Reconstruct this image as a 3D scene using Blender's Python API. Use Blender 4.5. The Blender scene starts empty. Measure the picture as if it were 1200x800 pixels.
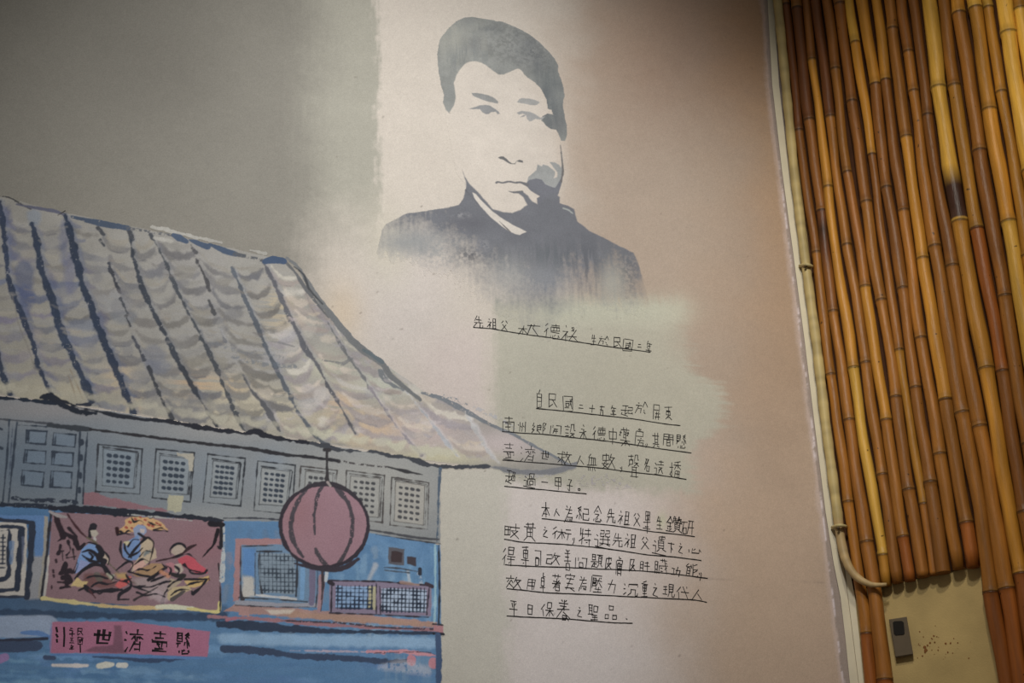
import bpy, math, random
import numpy as np

# ------------------------------------------------------------------ camera
FPX = 1870.0
CAM = np.array([0.0, 0.0, 1.5])
_U = np.array([-190.0, 4400.0, -FPX]); _U /= np.linalg.norm(_U)      # world up seen from the camera
_F = np.array([0.0, 0.0, -1.0]); _F -= _U * _F.dot(_U); _F /= np.linalg.norm(_F)
_X = np.cross(_F, _U)
ROT = np.array([_X, _F, _U])                                          # camera axes -> world axes
cam_data = bpy.data.cameras.new('camera'); cam = bpy.data.objects.new('camera', cam_data)
bpy.context.scene.collection.objects.link(cam)
cam_data.sensor_width = 36.0; cam_data.lens = 36.0 * FPX / 1200.0
cam_data.clip_start = 0.05
from mathutils import Matrix, Vector
_m = Matrix([[float(ROT[i][j]) for j in range(3)] for i in range(3)]).to_4x4()
_m.translation = Vector(CAM.tolist()); cam.matrix_world = _m
scene = bpy.context.scene
scene.camera = cam

# ------------------------------------------------------------------ colour management, world
scene.view_settings.view_transform = 'Standard'
scene.view_settings.look = 'None'
scene.view_settings.gamma = 1.0
scene.view_settings.use_curve_mapping = False
scene.view_settings.exposure = 0.0
world = bpy.data.worlds.new('world'); scene.world = world
world.use_nodes = True
world.node_tree.nodes['Background'].inputs[0].default_value = (1.0, 0.94, 0.87, 1)
world.node_tree.nodes['Background'].inputs[1].default_value = 0.13

# ------------------------------------------------------------------ geometry of the two walls
def ray(px, py):
    d = ROT @ np.array([px - 600.0, 400.0 - py, -FPX]); return d / np.linalg.norm(d)
BETA = math.radians(19.6)
MU = np.array([math.cos(BETA), math.sin(BETA), 0.0])                  # mural wall runs this way (to the right)
MN = np.array([math.sin(BETA), -math.cos(BETA), 0.0])                 # its normal, towards the room
M0 = CAM + ray(600, 400) * 2.9
def hit(px, py, p0, n, off=0.0):
    d = ray(px, py); t = (p0 + n * off - CAM).dot(n) / d.dot(n); return CAM + d * t
def mural(px, py, off=0.0): return hit(px, py, M0, MN, off)
CORNER = mural(956.5, 400)                                            # the corner line stands here
GAMMA = math.radians(-34.0)
BU = np.array([math.cos(GAMMA), math.sin(GAMMA), 0.0])                # bamboo wall runs this way, to the camera's right
BN = np.array([math.sin(GAMMA), -math.cos(GAMMA), 0.0])
def bam(px, py, off=0.0): return hit(px, py, CORNER, BN, off)
def uvm(p): return np.array([(p - CORNER).dot(MU), p[2]])             # metres along the mural wall from the corner, height
def muv(u, v, off=0.0): return np.array([CORNER[0] + MU[0]*u, CORNER[1] + MU[1]*u, v]) + MN * off
def proj(p):
    c = ROT.T @ (np.asarray(p) - CAM); return 600 + FPX*c[0]/-c[2], 400 - FPX*c[1]/-c[2]

# ------------------------------------------------------------------ lamps
def spot(name, pos, target, power, angle, blend, color, radius):
    l = bpy.data.lights.new(name, 'SPOT'); l.energy = power; l.spot_size = math.radians(angle); l.spot_blend = blend
    l.color = color; l.shadow_soft_size = radius
    o = bpy.data.objects.new(name, l); scene.collection.objects.link(o)
    o.location = Vector([float(v) for v in pos])
    d = Vector([float(b - a) for a, b in zip(pos, target)])
    o.rotation_euler = d.to_track_quat('-Z', 'Y').to_euler()
    return o
T1 = mural(503, 372)
spot('mural_spot', T1 + MN*1.45 - MU*0.05 + np.array([0, 0, 0.72]), T1, 103, 81, 1.0, (1.0, 0.985, 0.985), 0.10)
T2 = bam(1190, 330)
spot('bamboo_spot', T2 + BN*1.3 + BU*0.45 + np.array([0, 0, 0.9]), T2, 50, 60, 1.0, (1.0, 0.92, 0.80), 0.06)
# ------------------------------------------------------------------ helpers
def s2l(c):
    c = np.asarray(c, dtype=np.float64) / 255.0
    return np.where(c <= 0.04045, c / 12.92, ((c + 0.055) / 1.055) ** 2.4)
def material(name, color=(128, 128, 128), rough=0.6, attr=False, noise=0.0, nscale=60.0, bump=0.0, bscale=400.0, spec=0.3, stretch=None):
    m = bpy.data.materials.new(name); m.use_nodes = True
    nt = m.node_tree; b = nt.nodes['Principled BSDF']
    b.inputs['Roughness'].default_value = rough
    b.inputs['Specular IOR Level'].default_value = spec
    tc = nt.nodes.new('ShaderNodeTexCoord'); vec = tc.outputs['Object']
    if stretch:
        mp = nt.nodes.new('ShaderNodeMapping'); mp.inputs['Scale'].default_value = stretch
        nt.links.new(vec, mp.inputs[0]); vec = mp.outputs[0]
    if attr:
        a = nt.nodes.new('ShaderNodeVertexColor'); a.layer_name = 'Col'; col = a.outputs['Color']
    else:
        rgb = nt.nodes.new('ShaderNodeRGB'); rgb.outputs[0].default_value = (*s2l(color), 1); col = rgb.outputs[0]
    if noise > 0:
        n = nt.nodes.new('ShaderNodeTexNoise'); n.inputs['Scale'].default_value = nscale; n.inputs['Detail'].default_value = 4
        nt.links.new(vec, n.inputs['Vector'])
        r = nt.nodes.new('ShaderNodeMapRange'); r.inputs[1].default_value = 0.25; r.inputs[2].default_value = 0.75
        r.inputs[3].default_value = 1 - noise; r.inputs[4].default_value = 1 + noise
        nt.links.new(n.outputs[0], r.inputs[0])
        mx = nt.nodes.new('ShaderNodeVectorMath'); mx.operation = 'SCALE'
        nt.links.new(col, mx.inputs[0]); nt.links.new(r.outputs[0], mx.inputs['Scale']); col = mx.outputs[0]
    nt.links.new(col, b.inputs['Base Color'])
    if bump > 0:
        n2 = nt.nodes.new('ShaderNodeTexNoise'); n2.inputs['Scale'].default_value = bscale; n2.inputs['Detail'].default_value = 2
        nt.links.new(vec, n2.inputs['Vector'])
        bp = nt.nodes.new('ShaderNodeBump'); bp.inputs['Strength'].default_value = bump; bp.inputs['Distance'].default_value = 0.001
        nt.links.new(n2.outputs[0], bp.inputs['Height']); nt.links.new(bp.outputs[0], b.inputs['Normal'])
    return m
def link(name, me, parent=None, mat=None, label=None, cat=None, group=None, kind=None):
    o = bpy.data.objects.new(name, me); scene.collection.objects.link(o)
    if parent is not None: o.parent = parent
    if mat is not None and me is not None: me.materials.append(mat)
    if label: o['label'] = label
    if cat: o['category'] = cat
    if group: o['group'] = group
    if kind: o['kind'] = kind
    return o
def mesh(name, verts, faces, cols=None, smooth=False):
    me = bpy.data.meshes.new(name)
    verts = np.asarray(verts, dtype=np.float64)
    me.from_pydata(verts.tolist() if len(verts) < 4000 else verts, [], faces if not isinstance(faces, np.ndarray) else faces.tolist())
    if cols is not None: addcol(me, cols)
    if smooth: me.polygons.foreach_set('use_smooth', [True]*len(me.polygons))
    me.update(); return me
def addcol(me, cols):
    a = me.color_attributes.new('Col', 'FLOAT_COLOR', 'POINT')
    c = np.ones((len(me.vertices), 4), dtype=np.float32); c[:, :3] = cols
    a.data.foreach_set('color', c.ravel())
def bigmesh(name, V, Q, cols):
    """fast quad mesh from numpy arrays"""
    me = bpy.data.meshes.new(name)
    me.vertices.add(len(V)); me.vertices.foreach_set('co', np.ascontiguousarray(V, dtype=np.float32).ravel())
    me.loops.add(len(Q)*4); me.loops.foreach_set('vertex_index', np.ascontiguousarray(Q, dtype=np.int32).ravel())
    me.polygons.add(len(Q)); me.polygons.foreach_set('loop_start', np.arange(0, len(Q)*4, 4, dtype=np.int32))
    me.update(calc_edges=True); me.validate()
    addcol(me, cols); return me
def box_between(a0, a1, z0, z1, n, thick):
    """slab standing behind the plane through a0-a1 (xy), from z0 to z1"""
    v = []
    for off in (0.0, -thick):
        for (a, z) in ((a0, z0), (a1, z0), (a1, z1), (a0, z1)):
            v.append([a[0] + n[0]*off, a[1] + n[1]*off, z])
    f = [[0,1,2,3], [7,6,5,4], [0,4,5,1], [1,5,6,2], [2,6,7,3], [3,7,4,0]]
    return v, f
def tube(points, radii, sides=12, cols=None, caps=True, flat=1.0, nrm=None):
    P = [np.asarray(p, float) for p in points]; V = []; F = []; C = []
    for i, p in enumerate(P):
        t = P[min(i+1, len(P)-1)] - P[max(i-1, 0)]; t = t/np.linalg.norm(t)
        ref = nrm if nrm is not None else np.array([0.0, -1.0, 0.0])
        a = ref - t*ref.dot(t); a /= np.linalg.norm(a); b = np.cross(t, a)
        for k in range(sides):
            th = 2*math.pi*k/sides
            V.append(p + (a*math.cos(th)*flat + b*math.sin(th))*radii[i])
            if cols is not None: C.append(cols[i])
    n = len(P)
    for i in range(n-1):
        for k in range(sides):
            k2 = (k+1) % sides
            F.append([i*sides+k, i*sides+k2, (i+1)*sides+k2, (i+1)*sides+k])
    if caps:
        F.append(list(range(sides))[::-1]); F.append([(n-1)*sides+k for k in range(sides)])
    return V, F, C

# ------------------------------------------------------------------ mural canvas: a raster in wall metres
CELL = 0.00122
PXM = 2.9/FPX                                                         # metres on the wall per photo pixel, about
_c = [uvm(mural(x, y)) for x, y in ((-70,-70), (965,-70), (1015,870), (-70,870))]
U0 = min(c[0] for c in _c); U1 = 0.0; V0 = min(c[1] for c in _c); V1 = max(c[1] for c in _c)
NX = int((U1-U0)/CELL)+1; NY = int((V1-V0)/CELL)+1
def cv(pts):
    out = []
    for p in pts:
        q = uvm(mural(p[0], p[1])); out.append(((q[0]-U0)/CELL, (V1-q[1])/CELL))
    return np.array(out)
K = PXM/CELL                                                          # canvas cells per photo pixel
rng = np.random.default_rng(7); random.seed(7)
def vnoise(sx, sy, seed, oct=4):
    r = np.random.default_rng(seed); out = np.zeros((NY, NX), np.float32); amp = 1.0; tot = 0
    for o in range(oct):
        gx = int(NX/sx)+3; gy = int(NY/sy)+3
        g = r.random((gy, gx)).astype(np.float32)
        x = np.arange(NX)/sx; y = np.arange(NY)/sy
        xi = x.astype(int); yi = y.astype(int); fx = x-xi; fy = y-yi
        fx = fx*fx*(3-2*fx); fy = (fy*fy*(3-2*fy))[:, None]
        a = g[yi][:, xi]; b = g[yi][:, xi+1]; c = g[yi+1][:, xi]; d = g[yi+1][:, xi+1]
        out += amp*((a*(1-fx)+b*fx)*(1-fy) + (c*(1-fx)+d*fx)*fy); tot += amp
        amp *= 0.55; sx = max(1.0, sx/2); sy = max(1.0, sy/2)
    return out/tot
N_BIG = vnoise(90, 70, 1); N_MID = vnoise(24, 18, 2); N_FINE = vnoise(4, 4, 3, 3)
N_VERT = vnoise(5, 40, 4, 3); N_HOR = vnoise(40, 4, 5, 3); N_EDGE = vnoise(9, 9, 6, 3)
# photo pixel coordinates of every canvas cell (to lay out washes)
jj, ii = np.meshgrid(np.arange(NX), np.arange(NY))
_uu = U0 + jj*CELL; _vv = V1 - ii*CELL
_Px = CORNER[0]+MU[0]*_uu - CAM[0]; _Py = CORNER[1]+MU[1]*_uu - CAM[1]; _Pz = _vv - CAM[2]
_cx = _Px*ROT[0,0]+_Py*ROT[1,0]+_Pz*ROT[2,0]; _cy = _Px*ROT[0,1]+_Py*ROT[1,1]+_Pz*ROT[2,1]; _cz = _Px*ROT[0,2]+_Py*ROT[1,2]+_Pz*ROT[2,2]
PX = (600 + FPX*_cx/-_cz).astype(np.float32); PY = (400 - FPX*_cy/-_cz).astype(np.float32)
del _Px, _Py, _Pz, _cx, _cy, _cz, _uu, _vv
def sstep(a, b, x):
    t = np.clip((x-a)/(b-a), 0, 1); return t*t*(3-2*t)
IMG = np.zeros((NY, NX, 3), np.float32); IDS = np.zeros((NY, NX), np.int16)
def L(c): return s2l(c).astype(np.float32)
def blend(sl, m, col, tone=None):
    c = L(col)[None, None, :] if not isinstance(col, np.ndarray) or col.ndim == 1 else col
    if tone is not None: c = c*tone[..., None]
    IMG[sl] = IMG[sl]*(1-m[..., None]) + c*m[..., None]
def setid(sl, m, pid, th=0.3):
    if pid: IDS[sl] = np.where(m > th, pid, IDS[sl])
def bbox(C, pad):
    x0 = max(0, int(C[:,0].min()-pad)); x1 = min(NX, int(C[:,0].max()+pad)+2)
    y0 = max(0, int(C[:,1].min()-pad)); y1 = min(NY, int(C[:,1].max()+pad)+2)
    return x0, x1, y0, y1
def segdist(C, X, Y, W=None, closed=False):
    n = len(C); D = np.full(X.shape, 1e9, np.float32); WW = np.zeros(X.shape, np.float32)
    for i in range(n if closed else n-1):
        a = C[i]; b = C[(i+1) % n]; ab = b-a; l2 = max(ab.dot(ab), 1e-9)
        t = np.clip(((X-a[0])*ab[0] + (Y-a[1])*ab[1])/l2, 0, 1)
        d = np.hypot(X-a[0]-t*ab[0], Y-a[1]-t*ab[1])
        if W is None: D = np.minimum(D, d)
        else:
            w = W[i]*(1-t)+W[(i+1) % n]*t; q = d-w/2; k = q < D
            D = np.where(k, q, D)
    return D
def curve(pts, n=4):
    P = [np.array(p, float) for p in pts]
    if len(P) < 3: return P
    out = []
    for i in range(len(P)-1):
        p0 = P[max(i-1,0)]; p1 = P[i]; p2 = P[i+1]; p3 = P[min(i+2, len(P)-1)]
        for k in range(n):
            t = k/n
            out.append(0.5*((2*p1)+(p2-p0)*t+(2*p0-5*p1+4*p2-p3)*t*t+(3*p1-p0-3*p2+p3)*t**3))
    out.append(P[-1]); return out
def stroke(pts, w, col, alpha=1.0, soft=1.0, dry=0.0, rough=0.8, pid=0, smooth=True, noise=None, tone=0.12):
    if smooth and len(pts) > 2:
        m = len(pts); P = curve(pts)
        if not np.isscalar(w): w = np.interp(np.linspace(0, m-1, len(P)), np.arange(m), w) if len(w) == m else np.interp(np.linspace(0, 1, len(P)), np.linspace(0, 1, len(w)), w)
    else:
        P = pts
        if not np.isscalar(w) and len(w) != len(P): w = np.interp(np.linspace(0, 1, len(P)), np.linspace(0, 1, len(w)), w)
    W = np.full(len(P), float(w)) if np.isscalar(w) else np.array(w, float)
    C = cv(P); W = W*K
    x0, x1, y0, y1 = bbox(C, W.max()/2 + 4*K)
    if x1 <= x0 or y1 <= y0: return
    sl = (slice(y0, y1), slice(x0, x1))
    X, Y = np.meshgrid(np.arange(x0, x1), np.arange(y0, y1))
    q = segdist(C, X, Y, W)
    q = q + (N_EDGE[sl]-0.5)*rough*K*2.2
    m = np.clip(0.5 - q/(soft*K), 0, 1)*alpha
    if dry > 0:
        nz = (noise if noise is not None else N_FINE)[sl]
        m = m*np.clip(0.5+(nz-0.5+0.32*(1-2*dry))*7, 0, 1)
    blend(sl, m.astype(np.float32), col, 1+(N_MID[sl]-0.5)*2*tone)
    setid(sl, m, pid)
def poly(pts, col, alpha=1.0, feather=1.0, rough=0.8, pid=0, dry=0.0, noise=None, tone=0.1, smooth=False, field=None, idth=0.3):
    P = curve(list(pts)+[pts[0]]) if smooth else pts
    C = cv(P); x0, x1, y0, y1 = bbox(C, feather*K + 3)
    if x1 <= x0 or y1 <= y0: return
    sl = (slice(y0, y1), slice(x0, x1))
    X, Y = np.meshgrid(np.arange(x0, x1), np.arange(y0, y1))
    ins = np.zeros(X.shape, bool); n = len(C)
    for i in range(n):
        xa, ya = C[i]; xb, yb = C[(i+1) % n]
        if ya == yb: continue
        c = ((ya > Y) != (yb > Y)) & (X < (xb-xa)*(Y-ya)/(yb-ya)+xa)
        ins ^= c
    d = segdist(C, X, Y, None, True)
    q = np.where(ins, -d, d) + (N_EDGE[sl]-0.5)*rough*K*2.2
    m = np.clip(0.5 - q/(feather*K), 0, 1)*alpha
    if dry > 0:
        nz = (noise if noise is not None else N_FINE)[sl]
        m = m*np.clip(0.5+(nz-0.5+0.32*(1-2*dry))*7, 0, 1)
    if field is not None: m = m*field[sl]
    blend(sl, m.astype(np.float32), col, 1+(N_MID[sl]-0.5)*2*tone)
    setid(sl, m, pid, idth)
def Z(x0, y0, s, pts): return [(x0+p[0]/s, y0+p[1]/s) for p in pts]
# ------------------------------------------------------------------ mural: how strongly the lamps light each place of the wall (for reading paint colours off the photograph)
_E = np.array([
[0.3, 0.45, 0.64, 0.8, 0.89, 0.86, 0.71, 0.46, 0.22, 0.12],
[0.45, 0.65, 0.85, 1.03, 1.13, 1.14, 1.04, 0.82, 0.52, 0.27],
[0.56, 0.74, 0.93, 1.07, 1.16, 1.18, 1.14, 1.0, 0.77, 0.58],
[0.59, 0.75, 0.9, 1.01, 1.07, 1.1, 1.08, 1.01, 0.94, 0.84],
[0.58, 0.71, 0.83, 0.91, 0.96, 0.98, 0.97, 0.95, 0.97, 0.92],
[0.54, 0.64, 0.74, 0.81, 0.85, 0.86, 0.86, 0.86, 0.9, 0.87],
[0.49, 0.57, 0.65, 0.71, 0.74, 0.75, 0.75, 0.75, 0.79, 0.78],
[0.44, 0.5, 0.57, 0.61, 0.64, 0.65, 0.65, 0.65, 0.67, 0.67],
[0.39, 0.44, 0.49, 0.53, 0.56, 0.57, 0.56, 0.55, 0.57, 0.57]])
def Eat(x, y):
    fx = min(max(x/100.0, 0), 8.999); fy = min(max(y/100.0, 0), 7.999); i = int(fx); j = int(fy); fx -= i; fy -= j
    return float((_E[j, i]*(1-fx)+_E[j, i+1]*fx)*(1-fy)+(_E[j+1, i]*(1-fx)+_E[j+1, i+1]*fx)*fy)
def paint(c, pts):
    """pigment colour (8-bit sRGB) of a feature whose photographed colour is c"""
    x = sum(p[0] for p in pts)/len(pts); y = sum(p[1] for p in pts)/len(pts)
    l = np.clip(s2l(c)/Eat(x, y), 0, 0.8)
    g = float(l.mean()); l = g+(l-g)*0.80; l = l*np.array([1.0, 1.0, 1.03])
    return tuple(255*np.where(l <= 0.0031308, l*12.92, 1.055*np.power(l, 1/2.4)-0.055))
def S(pts, w, c, **k):
    if c == (36, 34, 40): w = w*1.3 if np.isscalar(w) else [v*1.3 for v in w]
    stroke(pts, w, paint(c, pts), **k)
def PO(pts, c, **k): poly(pts, paint(c, pts), **k)

# ------------------------------------------------------------------ background washes
def wash(mask, c): 
    global IMG
    IMG = IMG*(1-mask[..., None]) + L(c)[None, None]*mask[..., None]
IMG[:] = L((200, 192, 180))
nx = (N_BIG-0.5)*60; ny = (N_MID-0.5)*30
ed = (N_EDGE-0.5)*8 + (N_VERT-0.5)*10
wash(sstep(600, 720, PX+nx)*0.95, (170, 154, 138))
wash(sstep(640, 800, PX+nx)*sstep(220, 40, PY+ny)*0.8, (166, 140, 120))
wash(sstep(780, 900, PX+nx)*0.85, (168, 147, 127))
wash(sstep(800, 900, PX+nx)*sstep(180, 60, PY)*0.7, (168, 134, 104))  # brown tint, with some of the top corner's shade put into its colour
wash(sstep(850, 930, PX+nx*.5)*sstep(650, 120, PY)*0.5, (176, 142, 106))
wash(sstep(430, 620, PY+nx)*sstep(500, 640, PX)*sstep(900, 700, PX+nx)*0.95, (222, 214, 209))
wash(sstep(430, 640, PY+nx)*sstep(700, 900, PX+nx)*0.85, (188, 166, 145))
wash(sstep(449, 439, PX+ed*1.3+nx*0.12)*sstep(330, 200, PY+ny)*0.85, (158, 157, 144))           # pale green band
wash(sstep(412, 330, PX+ed*1.6+nx*0.4)*sstep(440, 290, PY+ny)*0.92, (136, 133, 124))                 # grey left field
wash(np.exp(-(((PX-190)/90)**2+((PY-80)/80)**2))*0.6, (120, 117, 109))
m = np.exp(-(((PX-470)/62)**2+((PY-350)/95)**2)**1.5); wash(m*0.5, (206, 198, 194))
m = np.exp(-(((PX-545)/60)**2+((PY-440)/60)**2)**2)*sstep(578, 556, PX+ed); wash(m*0.7, (206, 194, 188))
m = np.exp(-(((PX-402)/24)**2+((PY-366)/36)**2)); wash(m*0.5, (206, 186, 156))
m = np.exp(-(((PX-455)/30)**2+((PY-290)/50)**2)); wash(m*0.35, (190, 188, 160))
# green-grey paint around the writing
gx1 = np.interp(PY, [340, 400, 430, 450, 470, 500, 515, 530, 590], [800, 806, 806, 838, 850, 846, 822, 814, 812]).astype(np.float32) + (N_HOR-0.5)*26 + (N_EDGE-0.5)*10
g = sstep(572, 588, PX+ed)*sstep(gx1+14, gx1-12, PX)*sstep(340, 362, PY+ed*1.4)*sstep(586-0.02*PX+0.09*(PX-600), 566-0.02*PX+0.09*(PX-600), PY+ed+(N_MID-0.5)*20)
g = g*(1-0.6*sstep(760, 815, PX+nx*.5)*sstep(440, 400, PY)); wash(g*0.88, (180, 178, 162))
g = np.exp(-((np.maximum(np.abs(PX-720)-70, 0)/25)**2+((PY-365)/18)**2)); wash(g*0.5, (194, 196, 176))
g = sstep(514, 518, PX)*sstep(606, 585, PX+ed*1.5+nx*0.3)*sstep(545, 553, PY)*sstep(700, 900, 1000-PX*0); wash(g*0.85, (202, 199, 186))
g = np.exp(-(((PX-776)/6)**2+((PY-610)/10)**2)); wash(g*0.5, (190, 196, 160))
# lighter rim of bare plaster at the right edge of the painting
cx = 906.8+0.1242*PY
edge = cx - 18 + (N_EDGE-0.5)*2.5 + (N_VERT-0.5)*3 + 6*sstep(120, 0, PY)
wash(sstep(edge-7, edge-1, PX)*0.45, (206, 190, 186))
wash(sstep(edge-1.0, edge+1.0, PX), (158, 144, 134))
wash(sstep(edge-1.2, edge-0.2, PX)*sstep(edge+1.2, edge+0.2, PX)*np.clip((N_EDGE-0.45)*8, 0, 1)*sstep(150, 260, PY), (216, 204, 204))
IMG *= (1+(N_MID-0.5)*0.05+(N_FINE-0.5)*0.10+(N_BIG-0.5)*0.08)[..., None]
# specks, crack
for _ in range(100):
    x = random.uniform(380, 900); y = random.uniform(20, 790); stroke([(x, y), (x+0.7, y+0.5)], random.choice([0.7, 0.9, 1.2]), (96, 84, 74), alpha=0.6, smooth=False, rough=0)
stroke([(830, 678), (860, 679), (900, 680.5), (940, 682), (966, 683)], 0.8, (130, 114, 106), alpha=0.35)
stroke([(780, 674), (830, 678)], 0.7, (150, 134, 126), alpha=0.5)
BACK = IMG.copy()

# ================================================================== portrait
PORT = dict(hair=1, eyebrow=2, eye=3, nose=4, mouth=5, cheek_shadow=6, jacket=7, collar=8, face=9)
face = Z(420, 0, 3, [(335,345),(345,270),(400,215),(450,232),(500,262),(555,240),(620,290),(665,360),(700,450),(712,510),(716,600),(690,700),(620,740),(540,750),(460,720),(370,600),(330,400)])
poly(face, (203, 195, 184), alpha=0.6, feather=26, pid=9, idth=0.06)
hair = Z(500, 0, 6.667, [(300,135),(350,133),(420,142),(500,155),(590,170),(700,215),(800,265),(880,330),(950,400),(1000,460),(1025,505),(1025,560),(1050,620),(1070,690),(1075,760)]) + \
       Z(540, 90, 8, [(968,190),(955,260),(970,360),(990,450),(996,540),(975,600),(940,600),(915,540),(895,495),(850,488),(800,455),(755,410),(765,372),(815,345),(870,360),(850,310),(812,300),(805,215),(780,160),(740,95),(690,50),(625,5)]) + \
       Z(500, 0, 6.667, [(800,612),(760,580),(740,552),(715,536),(690,540),(640,568),(600,585),(560,580),(520,556),(470,512),(430,490),(380,478),(340,480),(300,500),(260,545),(225,600),(212,650),(222,720)]) + \
       Z(420, 0, 3, [(342,345),(336,372),(318,398),(306,385),(298,362),(300,335),(290,300),(280,250),(276,190),(285,140),(310,105),(340,76),(368,63)])
poly(hair, (138, 140, 136), feather=1.2, rough=0.7, pid=1, tone=0.25)
g = lambda x, y, rx, ry, c, a: blend_in(1, x, y, rx, ry, c, a)
def blend_in(pid, x, y, rx, ry, c, a, nz=None):
    m = np.exp(-(((PX-x)/rx)**2+((PY-y)/ry)**2))*a*(IDS == pid)
    if nz is not None: m = m*np.clip(0.5+(nz-0.5)*5, 0, 1)
    global IMG
    IMG = IMG*(1-m[..., None])+L(c)[None, None]*m[..., None]
g(530, 45, 22, 26, (168, 168, 158), 0.7); g(560, 52, 11, 9, (112, 114, 118), 0.6); g(645, 110, 22, 45, (98, 104, 106), 0.7)
g(620, 62, 26, 18, (106, 108, 110), 0.65); g(655, 145, 12, 14, (104, 106, 108), 0.6); g(570, 34, 10, 4, (112, 116, 118), 0.5)
blend_in(1, 600, 50, 60, 30, (170, 172, 168), 0.35, N_FINE); blend_in(1, 640, 120, 20, 50, (92, 98, 100), 0.4, N_VERT); blend_in(1, 545, 60, 30, 30, (120, 124, 124), 0.4, N_VERT)
for _ in range(70):
    x = random.uniform(520, 660); y = random.uniform(22, 150)
    blend_in(1, x, y, random.uniform(4, 10), random.uniform(4, 12), random.choice([(104,108,110),(120,123,122),(150,152,148),(98,102,106)]) if x > 575 else random.choice([(160,160,152),(132,136,134),(118,122,124)]), 0.35, random.choice([N_FINE, N_VERT, None]))
HC = (142, 143, 141)
poly(Z(540, 90, 8, [(98,150),(150,150),(200,157),(260,175),(325,203),(350,232),(345,250),(320,248),(240,228),(160,200),(112,180)]), HC, pid=2, tone=0.2)
poly(Z(540, 90, 8, [(528,238),(545,212),(575,202),(640,204),(700,218),(742,238),(715,265),(640,262),(560,246)]), (150, 150, 147), pid=2, tone=0.3)
poly(Z(540, 90, 8, [(80,300),(130,285),(180,265),(230,262),(275,272),(325,305),(355,325),(366,345),(345,350),(325,328),(290,330),(262,350),(235,352),(205,335),(178,303),(120,305)]), (140, 141, 141), pid=3, rough=0.5, tone=0.2)
poly(Z(540, 90, 8, [(518,335),(570,320),(640,325),(700,352),(745,382),(790,372),(760,402),(700,395),(668,415),(645,418),(622,395),(612,362),(580,342),(545,356)]), (152, 152, 150), pid=3, rough=0.5, tone=0.25)
stroke(Z(540, 90, 8, [(560,378),(585,368),(604,362)]), [0.6, 1.8, 0.8], (140, 140, 140), pid=3)
poly(Z(530, 170, 8, [(430,118),(455,105),(480,106),(505,125),(530,152),(560,170),(585,170),(600,152),(590,180),(545,178),(515,160),(480,140),(450,130)]), (104, 104, 104), pid=4, rough=0.5)
poly(Z(530, 170, 8, [(602,150),(630,138),(662,146),(662,164),(630,160)]), (104, 104, 104), pid=4, rough=0.4)
# cheek shadow
poly(Z(530, 170, 8, [(797,180),(840,200),(850,180),(900,195),(940,225),(965,250),(960,285),(945,315),(985,300),(985,255),(950,215),(912,160),(960,160),(1000,185),(1020,220),(1028,150),(1020,60),(1026,60),(1038,170),(1036,260),(1020,345),(985,440),(880,430),(760,410),(700,380),(705,330),(715,295),(760,262),(790,235)]), (150, 152, 150), pid=6, rough=0.6, tone=0.2)
JC = (112, 114, 120)
poly(Z(530, 170, 8, [(702,345),(730,325),(790,312),(840,325),(870,365),(920,385),(965,400),(1000,350),(1030,270),(1034,180),(1040,250),(1032,330),(1005,420),(985,480),(960,560),(800,560),(790,500),(820,480),(740,430),(705,392)]), JC, pid=6, rough=0.7)
stroke(Z(530, 170, 8, [(1014,0),(1020,60),(1026,120),(1034,190),(1036,260),(1020,340)]), [0.6, 0.8, 1.2, 1.8, 2.2, 2.6], (112, 110, 108), pid=6)
stroke(Z(530, 170, 8, [(412,352),(430,345),(470,354),(530,342),(590,352),(640,350),(700,372)]), [2.6, 2.0, 2.2, 2.2, 2.4, 3.2, 5], (110, 110, 112), pid=5, rough=0.5)
stroke(Z(530, 170, 8, [(528,432),(570,442),(610,442),(655,438)]), [1.0, 2.8, 3.2, 3], (112, 112, 114), pid=5, rough=0.5)
# jacket: solid paint on top, brushed out into the wall below
jb = np.interp(PX.ravel(), [440, 455, 480, 520, 555, 580, 605, 630, 645, 655, 665, 700, 745, 762], [284, 288, 298, 312, 332, 350, 362, 380, 384, 370, 360, 352, 352, 356]).reshape(PX.shape)
fade = (np.clip((jb + 14 + (N_VERT-0.5)*26 + (N_FINE-0.5)*30 + (N_MID-0.5)*34 - PY)/70, 0, 1)**1.15).astype(np.float32)
jack = [(541.3,198),(545,207.5),(550,215),(560,225),(570,236),(577.5,245),(589,248.7),(600,249.4),(610,245.6),(617.5,240),(613,231),(607,226),(612,224.5),(618,229),(624,236),(630,239),(640,232),(650,226),(656,231),(656,238),(666,241),(673,245),(674.5,252),(676,259),(690,270),(712,281),(730,290),(742,296),(747,306),(752,322),(759,350),(762,372),(700,380),(640,400),(600,380),(560,360),(500,330),(440,300),(446,279),(447,270),(452,263),(462,257),(478,250),(505,246),(525,243),(537,240),(543,232),(546,220),(546,213)]
poly(jack, (112, 114, 119), feather=1.6, rough=0.8, pid=7, field=fade, tone=0.12, idth=0.03)
for (x, y, rx, ry, c, a, nz) in ((482,284,38,15,(146,149,149),0.8,None),(515,295,30,14,(146,150,150),0.5,N_FINE),(550,262,26,10,(92,92,98),0.5,None),(552,298,14,9,(84,84,88),0.7,N_FINE),(640,300,50,16,(92,98,102),0.6,N_VERT),(690,312,14,32,(92,94,100),0.6,N_VERT),(735,318,10,26,(84,86,90),0.5,N_FINE),(718,334,17,24,(164,165,156),0.7,None),(640,330,30,22,(150,153,156),0.5,None),(596,322,26,22,(166,166,162),0.55,None),(565,288,10,8,(150,150,152),0.6,N_FINE),(540,252,10,3,(150,150,152),0.7,N_FINE)):
    blend_in(7, x, y, rx, ry, c, a, nz)
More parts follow.
